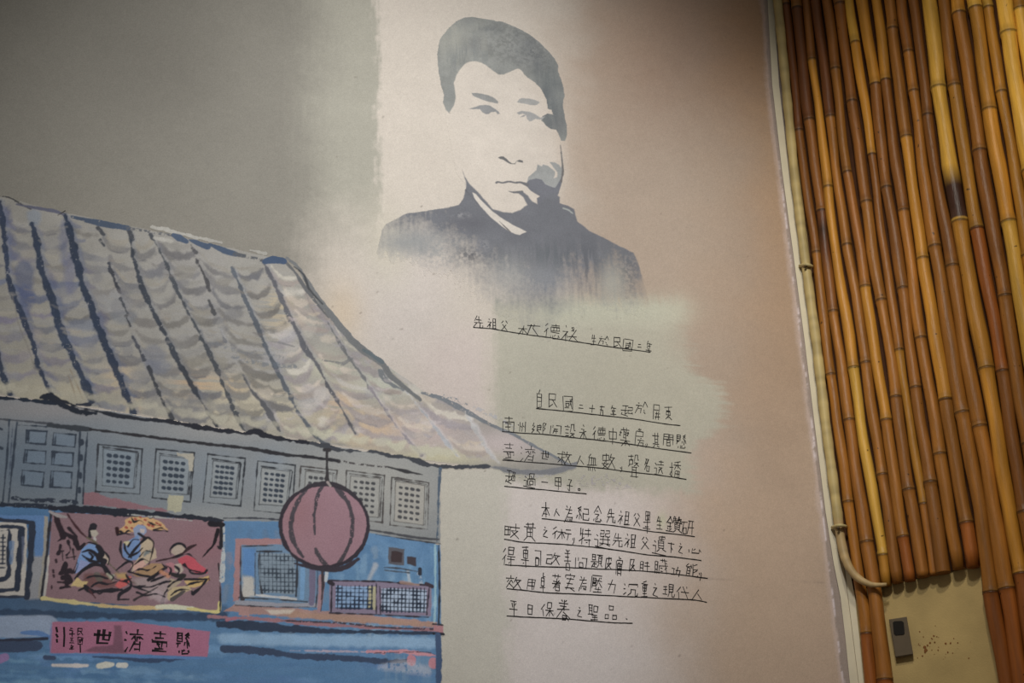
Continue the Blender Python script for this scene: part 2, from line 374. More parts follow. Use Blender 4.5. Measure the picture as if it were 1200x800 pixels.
poly([(553.5,225.5),(557,227),(565,236),(577,247.5),(590,257),(602,264),(617,271.5),(609,275.5),(603,274),(597.5,271.5),(588,265),(575,254.5),(564,242.5),(556,232)], (204, 198, 188), pid=8, rough=0.5)
stroke([(585,259),(591,265),(598,271.5)], [0.4, 1.4, 1.6], (96, 94, 96))
stroke([(660,244),(666,246),(671,250)], [1.5, 2.4, 1.5], (160, 164, 160), pid=7)
stroke([(560,239),(545,222)], 0.5, (100, 100, 104), pid=7)

# ================================================================== house
ROOF, UPW, LOW, LANT, BAN, SIGN, SHUT, FRET, PINKW, WIDE, VENT, EAVE, BEAM, RIDGE = 20, 21, 22, 23, 24, 25, 26, 27, 28, 29, 30, 31, 32, 33
roof = [(-80,215),(0,230),(75,249),(150,264),(250,286),(330,304),(348,322),(365,345),(385,372),(410,396),(440,417),(470,440),(500,460),(530,474),(560,488),(600,508),(640,528),(672,546),(640,552),(590,548),(572,547),(500,539),(440,528),(380,519),(290,505),(205,492),(120,478),(60,470),(0,462),(-80,455)]
poly(roof, (158, 156, 149), feather=1.5, pid=ROOF, tone=0.14)
RM = IDS == ROOF
def rw(x, y, rx, ry, c, a, nz=None, k=1): blend_in(ROOF, x, y, rx, ry, c, a, nz)
for a in ((40,400,90,90,(164,160,146),.5,N_HOR),(60,460,80,22,(190,184,160),.6,None),(180,470,90,25,(206,190,158),.6,N_MID),(300,480,70,30,(206,198,172),.7,None),
          (200,330,90,50,(160,158,156),.6,N_BIG),(420,500,60,40,(214,198,164),.6,N_MID),(500,505,50,28,(206,190,186),.8,None),(520,535,70,10,(210,206,170),.7,None),
          (230,450,25,14,(206,176,140),.7,N_HOR),(275,450,22,12,(208,184,144),.7,N_HOR),(325,365,20,30,(204,186,150),.6,N_HOR),(400,470,22,18,(212,184,156),.7,N_HOR),(440,500,26,20,(214,186,158),.6,None),
          (380,430,22,18,(204,202,180),.7,None),(140,440,18,16,(200,180,150),.6,None),(300,420,40,25,(166,166,168),.6,N_HOR),(450,450,40,20,(200,202,186),.7,None),(590,520,50,18,(206,194,192),.8,None),
          (120,350,50,30,(140,146,158),.35,N_MID),(20,270,30,40,(150,150,150),.4,N_MID),(370,460,14,14,(160,160,166),.5,None),(250,375,50,30,(158,158,158),.5,N_HOR)): rw(*a)
R = random.Random(11)
LN = [ # painted gutters between the tile rows: points, widths, colour
 ([(-20,300),(-12,380),(0,430),(12,462)], [6,6,5,5], (36,48,66)),
 ([(-2,236),(3,262),(6,290),(10,325),(17,348),(28,375),(38,400),(44,425),(52,445),(61,466)], [6,7,6,5,7,6,3,6,5,4], (38,50,70)),
 ([(37,262),(41,275),(44,290),(47,312),(54,332),(61,350),(67,372),(73,392),(82,412),(91,430),(100,450),(108,470)], [5,9,8,6,7,8,7,9,7,7,9,6], (38,52,72)),
 ([(75,251),(80,265),(86,290),(91,312),(97,335),(105,355),(112,375),(121,398),(130,420),(140,445),(150,468),(158,487)], [4,7,8,8,7,7,9,8,8,7,8,5], (36,50,70)),
 ([(115,266),(120,274)], [3,3], (62,66,72)), ([(118,281),(122,288)], [3,2], (62,66,72)), ([(127,309),(132,322),(138,338),(141,343)], [3,4,4,2], (56,60,68)),
 ([(141,350),(147,362),(150,368)], [3,4,3], (62,66,72)), ([(147,370),(153,382)], [4,3], (58,62,68)), ([(154,390),(161,405),(169,422)], [3,3,3], (64,68,76)), ([(174,430),(180,445),(187,462),(195,478),(204,493)], [3,4,3,4,5], (58,62,68)),
 ([(151,269),(155,280)], [4,4], (60,64,70)), ([(153,283),(156,300),(161,320),(167,338),(173,352),(185,375),(196,397),(207,420),(218,440),(226,455),(234,467)], [3,4,4,5,5,4,5,5,6,6,3], (52,60,70)), ([(243,482),(252,495),(256,504)], [3,3,5], (48,54,62)), ([(234,467),(243,482)], [1,1], (90,90,90)),
 ([(176,274),(184,288),(194,308),(203,330),(213,352),(224,372),(236,395),(246,415),(256,438),(263,455),(272,475),(281,495),(288,508)], [2,3,3,4,4,3,4,5,4,4,5,4,5], (66,72,78)),
 ([(224,287),(230,296)], [2,4], (80,80,82)), ([(231,305),(238,320),(246,340)], [3,4.5,4], (72,72,74)), ([(245,352),(251,368)], [3,5], (76,78,80)), ([(257,385),(264,400)], [2,3], (110,112,116)), ([(285,440),(295,458),(308,472),(318,488),(328,505)], [1.5,2.5,6,6,4], (88,90,94)),
 ([(272,314),(279,330),(288,352),(298,375),(308,397),(318,420),(328,440),(337,458),(345,475),(352,487),(362,500),(376,517),(386,521)], [4,4,5,5,4,5,4,5,4,3,3,6,4], (84,92,100)),
 ([(308,306),(316,322),(325,340),(332,356),(340,372),(350,392),(358,408),(370,425),(378,440),(388,458),(398,475),(408,492),(416,508)], [4,5,6,4,6,5,7,6,4,5,3,4,4], (90,92,98)),
 ([(383,376),(392,392),(402,408),(412,424),(425,440),(432,454)], [2,3,4,3,5,3], (110,112,112)),
 ([(432,452),(444,470),(458,490),(472,508),(486,524),(494,533)], [2,2.5,2.5,2.5,4,5], (140,134,138)),
 ([(446,434),(450,444),(462,452),(474,457)], [6,5,2.5,2.5], (112,118,120)), ([(474,457),(490,476),(508,498),(524,520),(536,534)], [1,2,2,4,1.5], (166,170,172)),
 ([(545,480),(556,502),(570,525),(582,540)], [2,5,3,2], (180,180,176))]
# scalloped tile shadows between the gutters
cols = [LN[1][0], LN[2][0], LN[3][0], [(115,266),(138,338),(161,405),(187,462),(204,493)], LN[12][0]+[(256,504)], LN[15][0], [(224,287),(246,340),(264,400),(295,458),(328,505)], LN[21][0], LN[22][0], [(345,320),(383,376),(412,424),(432,454),(472,508),(494,533)], [(385,375),(446,434),(490,476),(536,534)], [(500,462),(545,480),(582,540)]]
def at(P, t):
    P = [np.array(p, float) for p in P]; d = [0]
    for i in range(1, len(P)): d.append(d[-1]+np.linalg.norm(P[i]-P[i-1]))
    s = t*d[-1]
    for i in range(1, len(P)):
        if s <= d[i]: f = (s-d[i-1])/max(d[i]-d[i-1], 1e-6); return P[i-1]*(1-f)+P[i]*f
    return P[-1]
cols = [[(-60,215),(-40,300),(-20,400),(-10,465)]] + cols
for ci in range(len(cols)-1):
    A, B = cols[ci], cols[ci+1]
    n = 11 if ci < 9 else 8
    if ci > 10: n = 4
    for k in range(n):
        t = (k+0.5+R.uniform(-.18, .18))/n
        a = at(A, t); b = at(B, t + R.uniform(-.01, .02))
        if t > 0.95: continue
        sag = R.uniform(5, 11); mid = (a+b)/2+np.array([R.uniform(-3, 3), sag])
        q0 = a*0.9+b*0.1; q2 = a*0.1+b*0.9
        x = mid[0]
        if x < 330: c = R.choice([(104,103,104),(112,109,104),(98,100,106),(108,105,98),(96,96,100)]); 
        else: c = R.choice([(150,142,140),(160,148,138),(152,146,150),(164,150,140)])
        if ci < 3 and R.random() < .5: c = R.choice([(88,96,116),(96,104,122),(104,100,118)])
        pts = [q0, mid+(q0-mid)*0.3+np.array([-2, 2]), mid+(q2-mid)*0.3+np.array([2, 1]), q2]
        w = R.uniform(5, 11)
        S(pts, [w*.5, w, w*1.1, w*.5], c, alpha=R.uniform(.45, .85), soft=3.0, rough=3.0, pid=0, tone=.25)
        if R.random() < .6:
            c2 = R.choice([(138,136,126),(146,140,124),(130,129,124)]) if x < 330 else R.choice([(206,200,180),(204,190,170),(196,192,184)])
            q = [p+np.array([R.uniform(-2, 2), -w*0.9-2]) for p in pts]
            S(q, [w*.3, w*.7, w*.8, w*.3], c2, alpha=R.uniform(.4, .8), soft=2.5, rough=3.0, tone=.2)
        if R.random() < .3: S([p+np.array([0, w*.45]) for p in pts[:3]], [.6, 1.0, .6], (92, 92, 96) if x < 330 else (130, 126, 126), alpha=.5, rough=1.5)
for gi in (1, 2, 3):
    for k in range(13):
        p = at(LN[gi][0], (k+.5)/13)
        c = R.choice([(84,92,116),(96,98,120),(108,106,118),(76,86,110)])
        S([p+np.array([1, -3]), p+np.array([R.uniform(4, 8), R.uniform(-1, 2)]), p+np.array([R.uniform(9, 16), R.uniform(2, 6)])], [7, R.uniform(5, 9), 3], c, alpha=R.uniform(.3, .7), soft=3, rough=2.5)
for _ in range(90):
    x = R.uniform(0, 520); yt = np.interp(x, [0,330,440,560], [240,310,420,490]); yb = np.interp(x, [0,120,300,560], [460,476,505,545])
    if yb-yt < 30: continue
    y = R.uniform(yt+8, yb-8); w = R.uniform(6, 14); h = R.uniform(4, 9)
    c = R.choice([(128,127,124),(120,120,120),(108,110,114),(136,130,120),(140,136,122)]) if x < 300 else R.choice([(190,184,174),(174,168,162),(198,186,164),(168,167,166),(204,199,182)])
    PO([(x-w,y-h*.4),(x-w*.2,y-h),(x+w,y-h*.6),(x+w*.8,y+h*.5),(x,y+h),(x-w*.8,y+h*.7)], c, alpha=R.uniform(.3, .65), feather=4, rough=3, smooth=True)
for (x, y, w, h, c) in ((28,330,12,26,(66,78,108)),(30,352,10,20,(70,80,110)),(8,252,5,12,(70,76,104)),(12,280,5,12,(78,84,108)),(14,300,10,7,(78,86,110)),(75,285,6,28,(92,98,120)),(82,320,7,24,(96,100,124)),(70,365,10,10,(72,82,110)),(98,380,20,7,(96,106,124)),(118,378,8,14,(82,84,110)),(60,330,6,8,(80,84,110)),(40,255,8,10,(112,124,136)),(185,430,16,8,(110,116,128)),(145,372,16,8,(112,118,124)),(180,418,14,14,(112,116,126))):
    PO([(x-w,y-h*.6),(x,y-h),(x+w,y-h*.4),(x+w*.7,y+h*.6),(x,y+h),(x-w*.8,y+h*.5)], c, alpha=.6, feather=5, rough=2.5, smooth=True)
for pts, w, c in LN:
    S([(p[0]+2, p[1]+1) for p in pts], [v*1.5 for v in w] if not np.isscalar(w) else w*1.5, tuple(min(255, v+52) for v in c), alpha=.35, soft=3, rough=2)
    S(pts, w, c, alpha=.93, soft=1.3, rough=2.4, dry=.02, tone=.3)
S([(245,400),(275,410),(300,414),(330,418)], [3,5,4,4], (112,118,124), alpha=.5, soft=2, dry=.5, rough=2)
S([(272,418),(300,425),(325,428),(348,430)], [4,6,5,5], (100,110,120), alpha=.6, soft=2, dry=.45, rough=2)
S([(378,422),(392,424),(402,426),(412,420)], [2,3,5,3], (116,118,118), alpha=.8, dry=.2)
S([(318,400),(330,402),(345,406)], [1.5,2,2], (110,112,112), alpha=.6)
S([(80,440),(84,450),(90,470)], [1,1.5,1], (120,104,82), alpha=.6); S([(82,432),(97,467)], 1, (122,104,78), alpha=.6); S([(14,345),(22,380),(34,410),(40,430)], 1.6, (110,106,98), alpha=.5)
# scattered dry strokes, cream highlights
for _ in range(150):
    x = R.uniform(0, 560); yt = np.interp(x, [0,330,440,560], [240,310,420,490]); yb = np.interp(x, [0,120,300,560], [460,476,505,545])
    if yb-yt < 25: continue
    y = R.uniform(yt+8, yb-5); l = R.uniform(6, 22); dy = R.uniform(-2, 3)
    c = R.choice([(134,131,122),(124,122,118),(106,106,110),(142,134,118),(114,110,106)]) if x < 300 else R.choice([(196,190,176),(176,168,162),(160,156,160),(206,190,160),(198,186,182)])
    S([(x, y), (x+l/2, y+dy+2), (x+l, y+dy)], [1, R.uniform(2, 5), 1], c, alpha=R.uniform(.25, .6), soft=2, dry=R.uniform(0, .4), noise=N_HOR, rough=2)
for k in range(26):
    x = 5+k*21+R.uniform(-5, 5); yb = float(np.interp(x, [0,60,120,205,290,380,440,500,560], [457,464,472,486,498,512,521,531,540]))
    c = (148,144,124) if x < 160 else ((168,164,142) if x < 330 else (190,188,160))
    S([(x-9,yb-6),(x,yb-3+R.uniform(-2,2)),(x+9,yb-6)], [5,R.uniform(7,11),5], c, alpha=R.uniform(.5,.9), soft=3, rough=2.5, tone=.1)
# hip line and eave swoosh
S([(331,304),(345,318),(356,335),(372,356),(385,372)], [4,3,5,3,2], (104,106,106), pid=ROOF, dry=.1)
S([(336,302),(350,314),(360,330),(375,352),(395,378),(412,398),(428,412),(446,424),(458,440),(472,452),(492,468)], [2,4,5.5,6.5,8,9,9,8,7,6,5], (116,119,118), pid=ROOF, rough=1.2)
S([(344,312),(356,322),(362,338),(378,356)], [1,3,3,1.5], (74,78,80), pid=ROOF)
S([(426,410),(436,416),(448,424)], [3,5,5], (96,108,112), pid=ROOF)
S([(494,460),(506,463),(520,468),(536,476),(556,487),(580,500),(600,508),(625,522),(650,535),(668,546)], [2,5,6,7,5,4,4,4,3.5,4], (116,122,126), pid=ROOF, rough=1.2, dry=.1)
S([(520,463),(540,470),(556,476)], [3,5,1], (130,136,140), pid=ROOF, dry=.6); S([(556,477),(580,488),(602,500)], [5,6,4], (168,170,172), alpha=.7, dry=.5, pid=ROOF)
S([(540,546),(575,547),(595,551),(615,553),(640,553),(658,550),(672,545),(676,542)], [1.5,3,6,6,7,7,7,3], (118,120,122), pid=ROOF, soft=1.6, rough=1.4)
S([(600,558),(625,558),(645,557)], [1,4,2], (160,158,156), alpha=.7, dry=.6, pid=ROOF)
S([(682,563),(700,562),(720,566),(744,567)], [12,14,12,8], (156,150,150), alpha=.75, dry=.62, soft=4, pid=ROOF)
S([(682,556),(712,556),(742,564)], [3,4,3], (150,146,146), alpha=.6, dry=.7, pid=ROOF)
# ridge
S([(0,230),(10,231),(24,238)], [1,2,1], (50,50,52), pid=RIDGE, dry=.3); S([(18,236),(36,245)], 1.2, (60,60,62), pid=RIDGE, dry=.3)
S([(20,239),(40,243),(62,247),(74,251)], [2,4,5,3], (82,84,98), pid=RIDGE, dry=.3, noise=N_HOR)
S([(68,252),(76,247)], [1,2.2], (60,56,52), pid=RIDGE)
S([(84,254),(100,258),(115,261),(130,264),(150,267)], [3,5,8,8,6], (66,80,98), pid=RIDGE, dry=.08); S([(150,267),(165,270),(185,273),(204,276)], [5,3,4,3], (96,98,100), pid=RIDGE, dry=.5)
for x, y in ((183,267),(191,268),(200,271),(210,273),(218,275),(187,280),(195,281),(226,277),(236,279),(244,281),(254,283),(298,294),(306,296)):
    S([(x-5,y-1),(x+5,y+1)], [4,4.5], (172,170,158), alpha=.85, pid=RIDGE, rough=1.6)
S([(204,276),(211,279),(218,283)], [6,9,6], (72,90,112), pid=RIDGE); S([(222,281),(232,285),(243,289)], [2,7,7], (72,90,112), pid=RIDGE)
S([(246,286),(262,293),(276,298)], [3,8,6], (72,90,112), pid=RIDGE); S([(275,298),(292,301),(310,306)], [5,4,4], (92,96,100), pid=RIDGE, dry=.45)
S([(310,307),(320,304),(332,306)], [6,10,8], (66,88,116), pid=RIDGE)

# upper wall
uw = [(-80,458),(0,464),(60,472),(120,480),(205,494),(290,507),(380,521),(440,530),(500,541),(516,547),(516,637),(435,626),(330,613),(262,611),(150,602),(60,596),(0,593),(-80,590)]
_before = IMG.copy()
poly(uw, (140, 146, 150), feather=1.0, pid=UPW, tone=0.08)
blend_in(UPW, 40, 545, 120, 55, (110,127,144), .8); blend_in(UPW, 200, 560, 90, 40, (140,152,162), .5); blend_in(UPW, 60, 478, 120, 16, (156,154,154), .8)
blend_in(UPW, 440, 570, 110, 60, (176,176,170), .9); blend_in(UPW, 260, 505, 90, 14, (164,164,162), .7); blend_in(UPW, 260, 560, 18, 22, (134,154,176), .5); blend_in(UPW, 320, 560, 18, 26, (136,156,178), .6); blend_in(UPW, 250, 605, 60, 14, (166,170,170), .6)
def line(pts, w, c, pid=UPW, **k):
    k.setdefault('rough', 0.9); k.setdefault('smooth', False); S(pts, w, c, pid=pid, **k)
def quad(q, w, c, pid, **k):
    for i in range(4): line([q[i], q[(i+1) % 4]], w, c, pid, **k)
PO(Z(0,440,4,[(388,548),(430,545),(520,575),(640,600),(760,625),(790,635),(600,625),(388,605)]), (128,92,98), pid=UPW, rough=2)
# beam and eave lines
S([(-40,487),(0,491),(35,494),(75,498)], [3,2,2,2], (62,66,72), pid=BEAM, rough=1.2)
S([(57,498),(75,500),(92,502),(106,503)], [3,6,6,4], (50,56,62), pid=BEAM, rough=1.4)
S([(106,503),(140,507),(170,511),(210,516),(250,521),(290,525),(330,532),(360,535),(397,540)], [2.5,3,3,3.5,4,4,4,3.5,3.5], (46,46,50), pid=BEAM, rough=1.2)
S([(397,540),(430,545),(455,547)], [2,3,2], (76,72,72), pid=BEAM, dry=.5); S([(455,547),(475,552),(495,556)], [2,4,1], (56,56,58), pid=BEAM)
S([(-40,462),(0,466),(25,468),(52,471),(66,472)], [5,5,3,5,4], (30,38,50), pid=BEAM, rough=1.8)
S([(48,466),(60,464),(76,476),(95,482),(112,484)], [3,9,6,6,4], (32,38,48), pid=BEAM, rough=2)
S([(90,474),(105,474)], [3,4], (42,48,60), pid=BEAM); S([(66,467),(80,472),(95,478),(115,482),(130,486),(150,489),(165,491),(205,494)], [3,3,2,3,5,4,4,5], (36,40,48), pid=BEAM, rough=1.6)
S([(200,494),(225,499),(250,503),(275,506),(290,508),(298,505),(312,510),(330,514),(345,516),(365,519)], [5,6,5,4,6,9,5,4,4,2], (40,42,50), pid=BEAM, rough=2.2)
S([(365,519),(384,523),(400,527),(430,529),(440,529),(455,533),(475,536),(492,541),(505,545),(530,547),(560,547),(575,546)], [3,7,3,2,6,4,3,7,5,4,4,2.5], (66,70,76), pid=BEAM, rough=2)
# shutter panel
DK = (44, 54, 66)
line([(11,492),(8,540),(3,590)], 1.6, DK, SHUT); line([(20,495),(15,540),(10,588)], 2.2, DK, SHUT); line([(15,494),(9,590)], .8, (60,70,84), SHUT, dry=.4)
line([(94,506),(92,550),(89,588)], 2.0, DK, SHUT); line([(102.5,507),(99,550),(97,590)], 1.8, DK, SHUT)
for x, y in ((96,518),(95,536),(94,557),(93,574)): S([(x,y-2),(x,y+2)], 3.5, DK, pid=SHUT)
line([(22,498),(45,499),(54,500)], 1.2, DK, SHUT); line([(15,584),(40,586),(60,586),(90,589)], 4, (40,48,60), SHUT, dry=.35, rough=2)
shut_box = [(12,494),(94,505),(90,590),(4,590)]
sm = []
for q in ([(125,255),(220,262),(213,322),(122,315)], [(252,268),(355,277),(350,335),(247,325)], [(118,347),(215,355),(212,415),(112,408)], [(245,357),(343,363),(340,425),(242,417)], [(105,443),(207,453),(200,522),(100,512)], [(240,447),(337,453),(333,527),(235,522)]):
    q = Z(0, 440, 4, q); poly(q, (124,142,160), alpha=.5, feather=1.5); quad(q, 1.4, DK, SHUT); line([(q[0][0]+2.5,q[0][1]),(q[3][0]+2.5,q[3][1])], 1.0, DK, SHUT)
line([(0,502),(2,503)], 3, DK, SHUT); line([(0,524),(2,525)], 3, DK, SHUT)
# seven small lattice windows
WINS = [([(115,520.5),(166.7,526),(163.7,578.7),(112,575.7)],[(121.7,526),(159,531),(156,571.7),(120,568.7)],4,5),
 ([(183,526),(227.5,530.5),(223,588),(178.7,583)],[(188,533.7),(222.5,537.5),(219,579),(185,576.7)],4,5),
 ([(243.7,532),(287.5,537),(282,593),(238,588)],[(250,540),(279,543.7),(275.7,584),(246.7,581.7)],4,6),
 ([(302,540),(346,545),(342.5,602.5),(297.5,598)],[(307,548.5),(339.5,552.5),(335,592.5),(304,590)],4,6),
 ([(352.5,546),(395,551),(391,608),(348,604)],[(358.7,552.5),(390,556),(387,600),(355,597)],4,6),
 ([(406,551),(450.5,557),(448,612),(404,607)],[(411,557.5),(445,561),(443,606),(409,602)],4,6),
 ([(459,559),(502.5,565.5),(501,620),(457,615)],[(464,564),(497.5,569),(496,615),(462,610)],4,6)]
for wi, (o, q, nc, nr) in enumerate(WINS):
    pid = 40+wi; x = o[0][0]; f = min(1, x/460)
    fill = (118+40*f, 138+22*f, 156+2*f)
    poly(o, (132+36*f, 146+24*f, 158+8*f), feather=1, pid=pid, alpha=.6, idth=.2)
    dk = (48, 52, 58) if wi < 4 else (74, 70, 68)
    quad(o, 1.3, dk, pid); quad(q, 1.4, dk, pid)
    line([(q[0][0]-1, q[0][1]-2.5), (q[1][0]+2, q[1][1]-1.5)], 1.2, dk, pid); line([(q[1][0]+3, q[1][1]), (q[2][0]+2, q[2][1])], 1.0, dk, pid)
    poly(q, (128+50*f, 146+30*f, 162+6*f), feather=1, alpha=.9)
    q = [np.array(p) for p in q]
    for r in range(nr):
        for c in range(nc):
            s, t = (c+.5)/nc*.8+.08, (r+.5)/nr*.9+.06
            p = (q[0]*(1-s)+q[1]*s)*(1-t)+(q[3]*(1-s)+q[2]*s)*t
            w = R.uniform(4.3, 5.2)*(0.86 if nr == 6 else 1)
            S([p+(-.7, -.2), p+(.7, .2)], w*.84, (42,54,68) if wi < 4 else (64,66,70), soft=1, rough=.7, alpha=.95, smooth=False)
PO([(207,530),(226,532),(227,536),(225,551),(222,552),(221,538),(208,534)], (160,156,138), pid=41, rough=1.5)
PO([(197,579),(215,581),(212,600),(207,600),(206,602),(202,599),(196,598)], (158,156,128), pid=UPW, rough=1.5)

# lower facade
lw = [(-80,589),(0,592),(60,596),(150,601),(262,610),(330,611),(434,624),(516,638),(517,735),(516,810),(510,880),(-80,880)]
poly(lw, (104, 144, 184), feather=1.2, pid=LOW, tone=.12)
for a in ((30,620,60,30,(78,118,162),.8,None),(50,680,20,40,(150,150,146),.7,None),(265,640,16,50,(112,138,166),.7,N_VERT),(450,650,50,30,(122,160,196),.7,N_MID),(490,690,20,20,(130,180,210),.6,N_VERT),
          (120,790,160,30,(92,136,182),.6,N_HOR),(330,790,160,30,(100,142,184),.7,N_HOR),(480,780,40,20,(150,176,196),.5,N_VERT),(440,700,60,30,(120,160,190),.5,None)): blend_in(LOW, *a)
for _ in range(130):
    x = R.uniform(-20, 500); y = R.uniform(765, 810) if R.random() < .6 else R.uniform(740, 770); l = R.uniform(15, 60)
    S([(x, y), (x+l/2, y+R.uniform(-2, 2)), (x+l, y+R.uniform(0, 3))], [2, R.uniform(3, 8), 2], R.choice([(66,104,148),(78,122,162),(56,92,132),(88,132,168),(98,136,164)]), alpha=R.uniform(.2, .45), soft=3, rough=2.5, dry=.15, noise=N_HOR)
for _ in range(60):
    x = R.uniform(390, 512); y = R.uniform(636, 735)
    S([(x, y), (x+R.uniform(-3, 3), y+R.uniform(8, 24))], R.uniform(2, 7), R.choice([(110,152,182),(92,138,174),(122,160,184),(100,146,184),(140,162,174)]), alpha=R.uniform(.2, .5), soft=3, rough=2.5)
S([(490,672),(494,685)], 4, (170,178,180), alpha=.6, dry=.3); S([(440,662),(432,680)], [6,3], (168,172,172), alpha=.7, soft=3); S([(478,670),(480,682)], 3, (172,180,182), alpha=.6)
for _ in range(70):
    x = R.uniform(262, 390); y = R.uniform(622, 720)
    S([(x, y), (x+R.uniform(-4, 4), y+R.uniform(6, 18))], R.uniform(2, 7), R.choice([(86,110,134),(72,104,136),(110,124,138),(126,118,124),(70,112,150)]), alpha=R.uniform(.25, .5), soft=3, rough=2.5)
# bands
S([(-30,706),(60,708),(150,712),(262,716)], [16,16,14,12], (50,76,102), alpha=.85, soft=4, pid=BEAM, tone=.2)
S([(-30,716),(40,719),(120,721),(200,723),(262,722)], [6,8,7,8,10], (38,56,78), alpha=.9, soft=2, rough=2, pid=BEAM)
S([(-30,735),(20,734),(56,733)], [22,22,20], (112,126,144), alpha=.9, soft=2, pid=LOW); S([(25,741),(45,742),(58,746)], [3,5,3], (62,98,142), pid=LOW)
S([(-30,755),(10,756),(42,757)], [13,13,11], (44,58,80), pid=BEAM, rough=2); S([(0,750),(30,749),(55,748)], [2,3,3], (38,42,56), pid=BEAM)
S([(53,770),(63,771)], [5,5], (48,62,86), pid=BEAM); S([(110,768),(150,771),(185,773),(220,770)], [3,5,6,2], (44,64,92), pid=BEAM, rough=1.5)
S([(262,700),(262,640)], 1, (180,180,170), alpha=.0)
PO([(275,708),(330,711),(420,719),(512,729),(512,735),(430,730),(330,722),(262,716)], (150,118,110), pid=LOW, rough=1.6, tone=.2)
PO([(330,715),(400,720),(470,726),(508,730),(500,734),(400,728),(330,722)], (160,126,98), alpha=.6, feather=4, rough=2)
PO([(310,714),(345,714),(340,719),(318,720)], (196,176,158), alpha=.8, feather=2)
S([(245,722),(262,723),(290,724),(340,728),(400,733),(460,736),(514,738)], [5,3,3,4,4,3,4], (140,98,104), pid=BEAM, rough=1.6)
S([(258,731),(290,733),(330,736),(370,739),(420,740),(470,741),(518,742)], [8,10,9,6,4,3.5,3], (42,56,76), pid=BEAM, rough=1.8)
S([(330,727),(400,730),(450,735),(512,737)], [1.5,2,2,2], (60,56,66), pid=BEAM, dry=.3)
PO([(508,732),(519,733),(519,741),(508,739)], (158,108,112), pid=BEAM); line([(507,731),(519,732)], 1.6, (40,42,48), BEAM); line([(508,742),(520,743)], 2.6, (38,40,46), BEAM)
S([(262,748),(330,750),(420,751),(508,753)], [10,12,12,11], (120,156,184), alpha=.8, soft=4, pid=LOW, rough=2)
S([(262,760),(300,762),(340,767),(380,770),(420,772),(455,775),(480,773)], [7,8,6,6,6,5,2], (48,64,88), pid=BEAM, rough=2)
S([(340,762),(400,763),(440,764)], [1,2,1], (170,150,156), dry=.3, alpha=.7); S([(430,764),(470,763),(510,768)], [3,4,4], (176,120,128), pid=LOW, rough=2); S([(432,765),(470,764),(500,764),(514,769)], 1, (52,46,56), pid=BEAM, dry=.3)
S([(482,772),(482,775)], 9, (166,108,118), pid=LOW); S([(508,775),(508,778)], 10, (166,108,118), pid=LOW); S([(446,782),(470,780),(500,786)], [4,14,10], (168,170,176), alpha=.45, soft=5, dry=.3)
S([(62,779),(80,779.5),(102,779.5)], [3,3.5,3], (168,156,150), pid=LOW); S([(116,780),(124,779),(132,778)], [5,6,4], (172,172,150), pid=LOW); S([(139,779),(147,779)], [5,5], (168,172,156), pid=LOW); S([(0,772),(6,770)], 8, (112,88,128), pid=LOW)
S([(266,726),(276,724)], 4, (150,92,104), pid=LOW)
# right-hand edge of the house
S([(516,549),(514,580),(513,615),(512,634)], [4,3,1.5,1.5], (74,92,108), pid=BEAM, dry=.1); S([(510,639),(510,700),(509,728)], 2.5, (150,190,210), alpha=.6); S([(514,638),(515,690),(514,732)], [1.5,2.2,2], (46,50,56), pid=BEAM)
S([(513,744),(514,770),(514,810),(514,850)], [6,7,6,6], (52,74,104), pid=BEAM, rough=1.2)
# vents
PO([(455,640.5),(474,643),(473.5,662.5),(455,660.5)], (84,84,90), pid=VENT); PO([(458.5,645),(472,647),(471,659),(458,658)], (62,50,52), pid=VENT)
PO([(477,651.5),(487.5,653),(487,663),(477,661)], (64,58,64), pid=VENT); line([(450,664.5),(470,666),(492,670)], 1.2, (62,70,80), LOW); line([(451,668),(480,671)], 1, (70,80,90), LOW); S([(492,667),(492,672)], 4, (46,50,60), pid=LOW)
# fret window at the left edge
NV = (38,46,60); CR = (150,146,136)
PO([(-60,602),(56,604),(50,655),(42,655),(34,612),(-60,606)], (66,104,146), pid=FRET, rough=1.2)
PO([(-60,610),(31,612),(32,620),(30,700),(-60,696)], CR, pid=FRET); PO([(36,652),(50,652),(47,701),(30,702)], (118,120,122), pid=FRET, feather=3)
PO([(52,604),(57,605),(55,640),(48,700),(44,700),(51,645)], (128,124,112), pid=FRET)
S([(-60,607),(0,609),(33,612),(37,618),(36,650),(33,680),(31,700)], [3,4,5,7,6,6,5], NV, pid=FRET, rough=1.2)
S([(-60,615),(0,617),(24,618),(25,625),(23,655),(20,690)], [4,4,5,7,6,5], NV, pid=FRET, rough=1.3)
S([(-60,622),(0,622),(11,623),(10,650),(6,678),(-40,678)], [2,2,3,5,4,3], NV, pid=FRET, rough=1.3)
S([(-60,692),(0,692),(18,690)], [4,4,3], NV, pid=FRET); S([(-60,699),(0,699),(28,699)], [2.5,2.5,2.5], NV, pid=FRET)
S([(14,636),(13,660)], [5,3], (78,108,142), alpha=.7, pid=FRET); S([(27,630),(27,660)], [3,2], (84,94,116), alpha=.6, pid=FRET)
line([(3.5,626),(3,660)], .9, NV, FRET)
for k in range(8): line([(0,630+k*5),(6,630+k*5)], .7, NV, FRET)
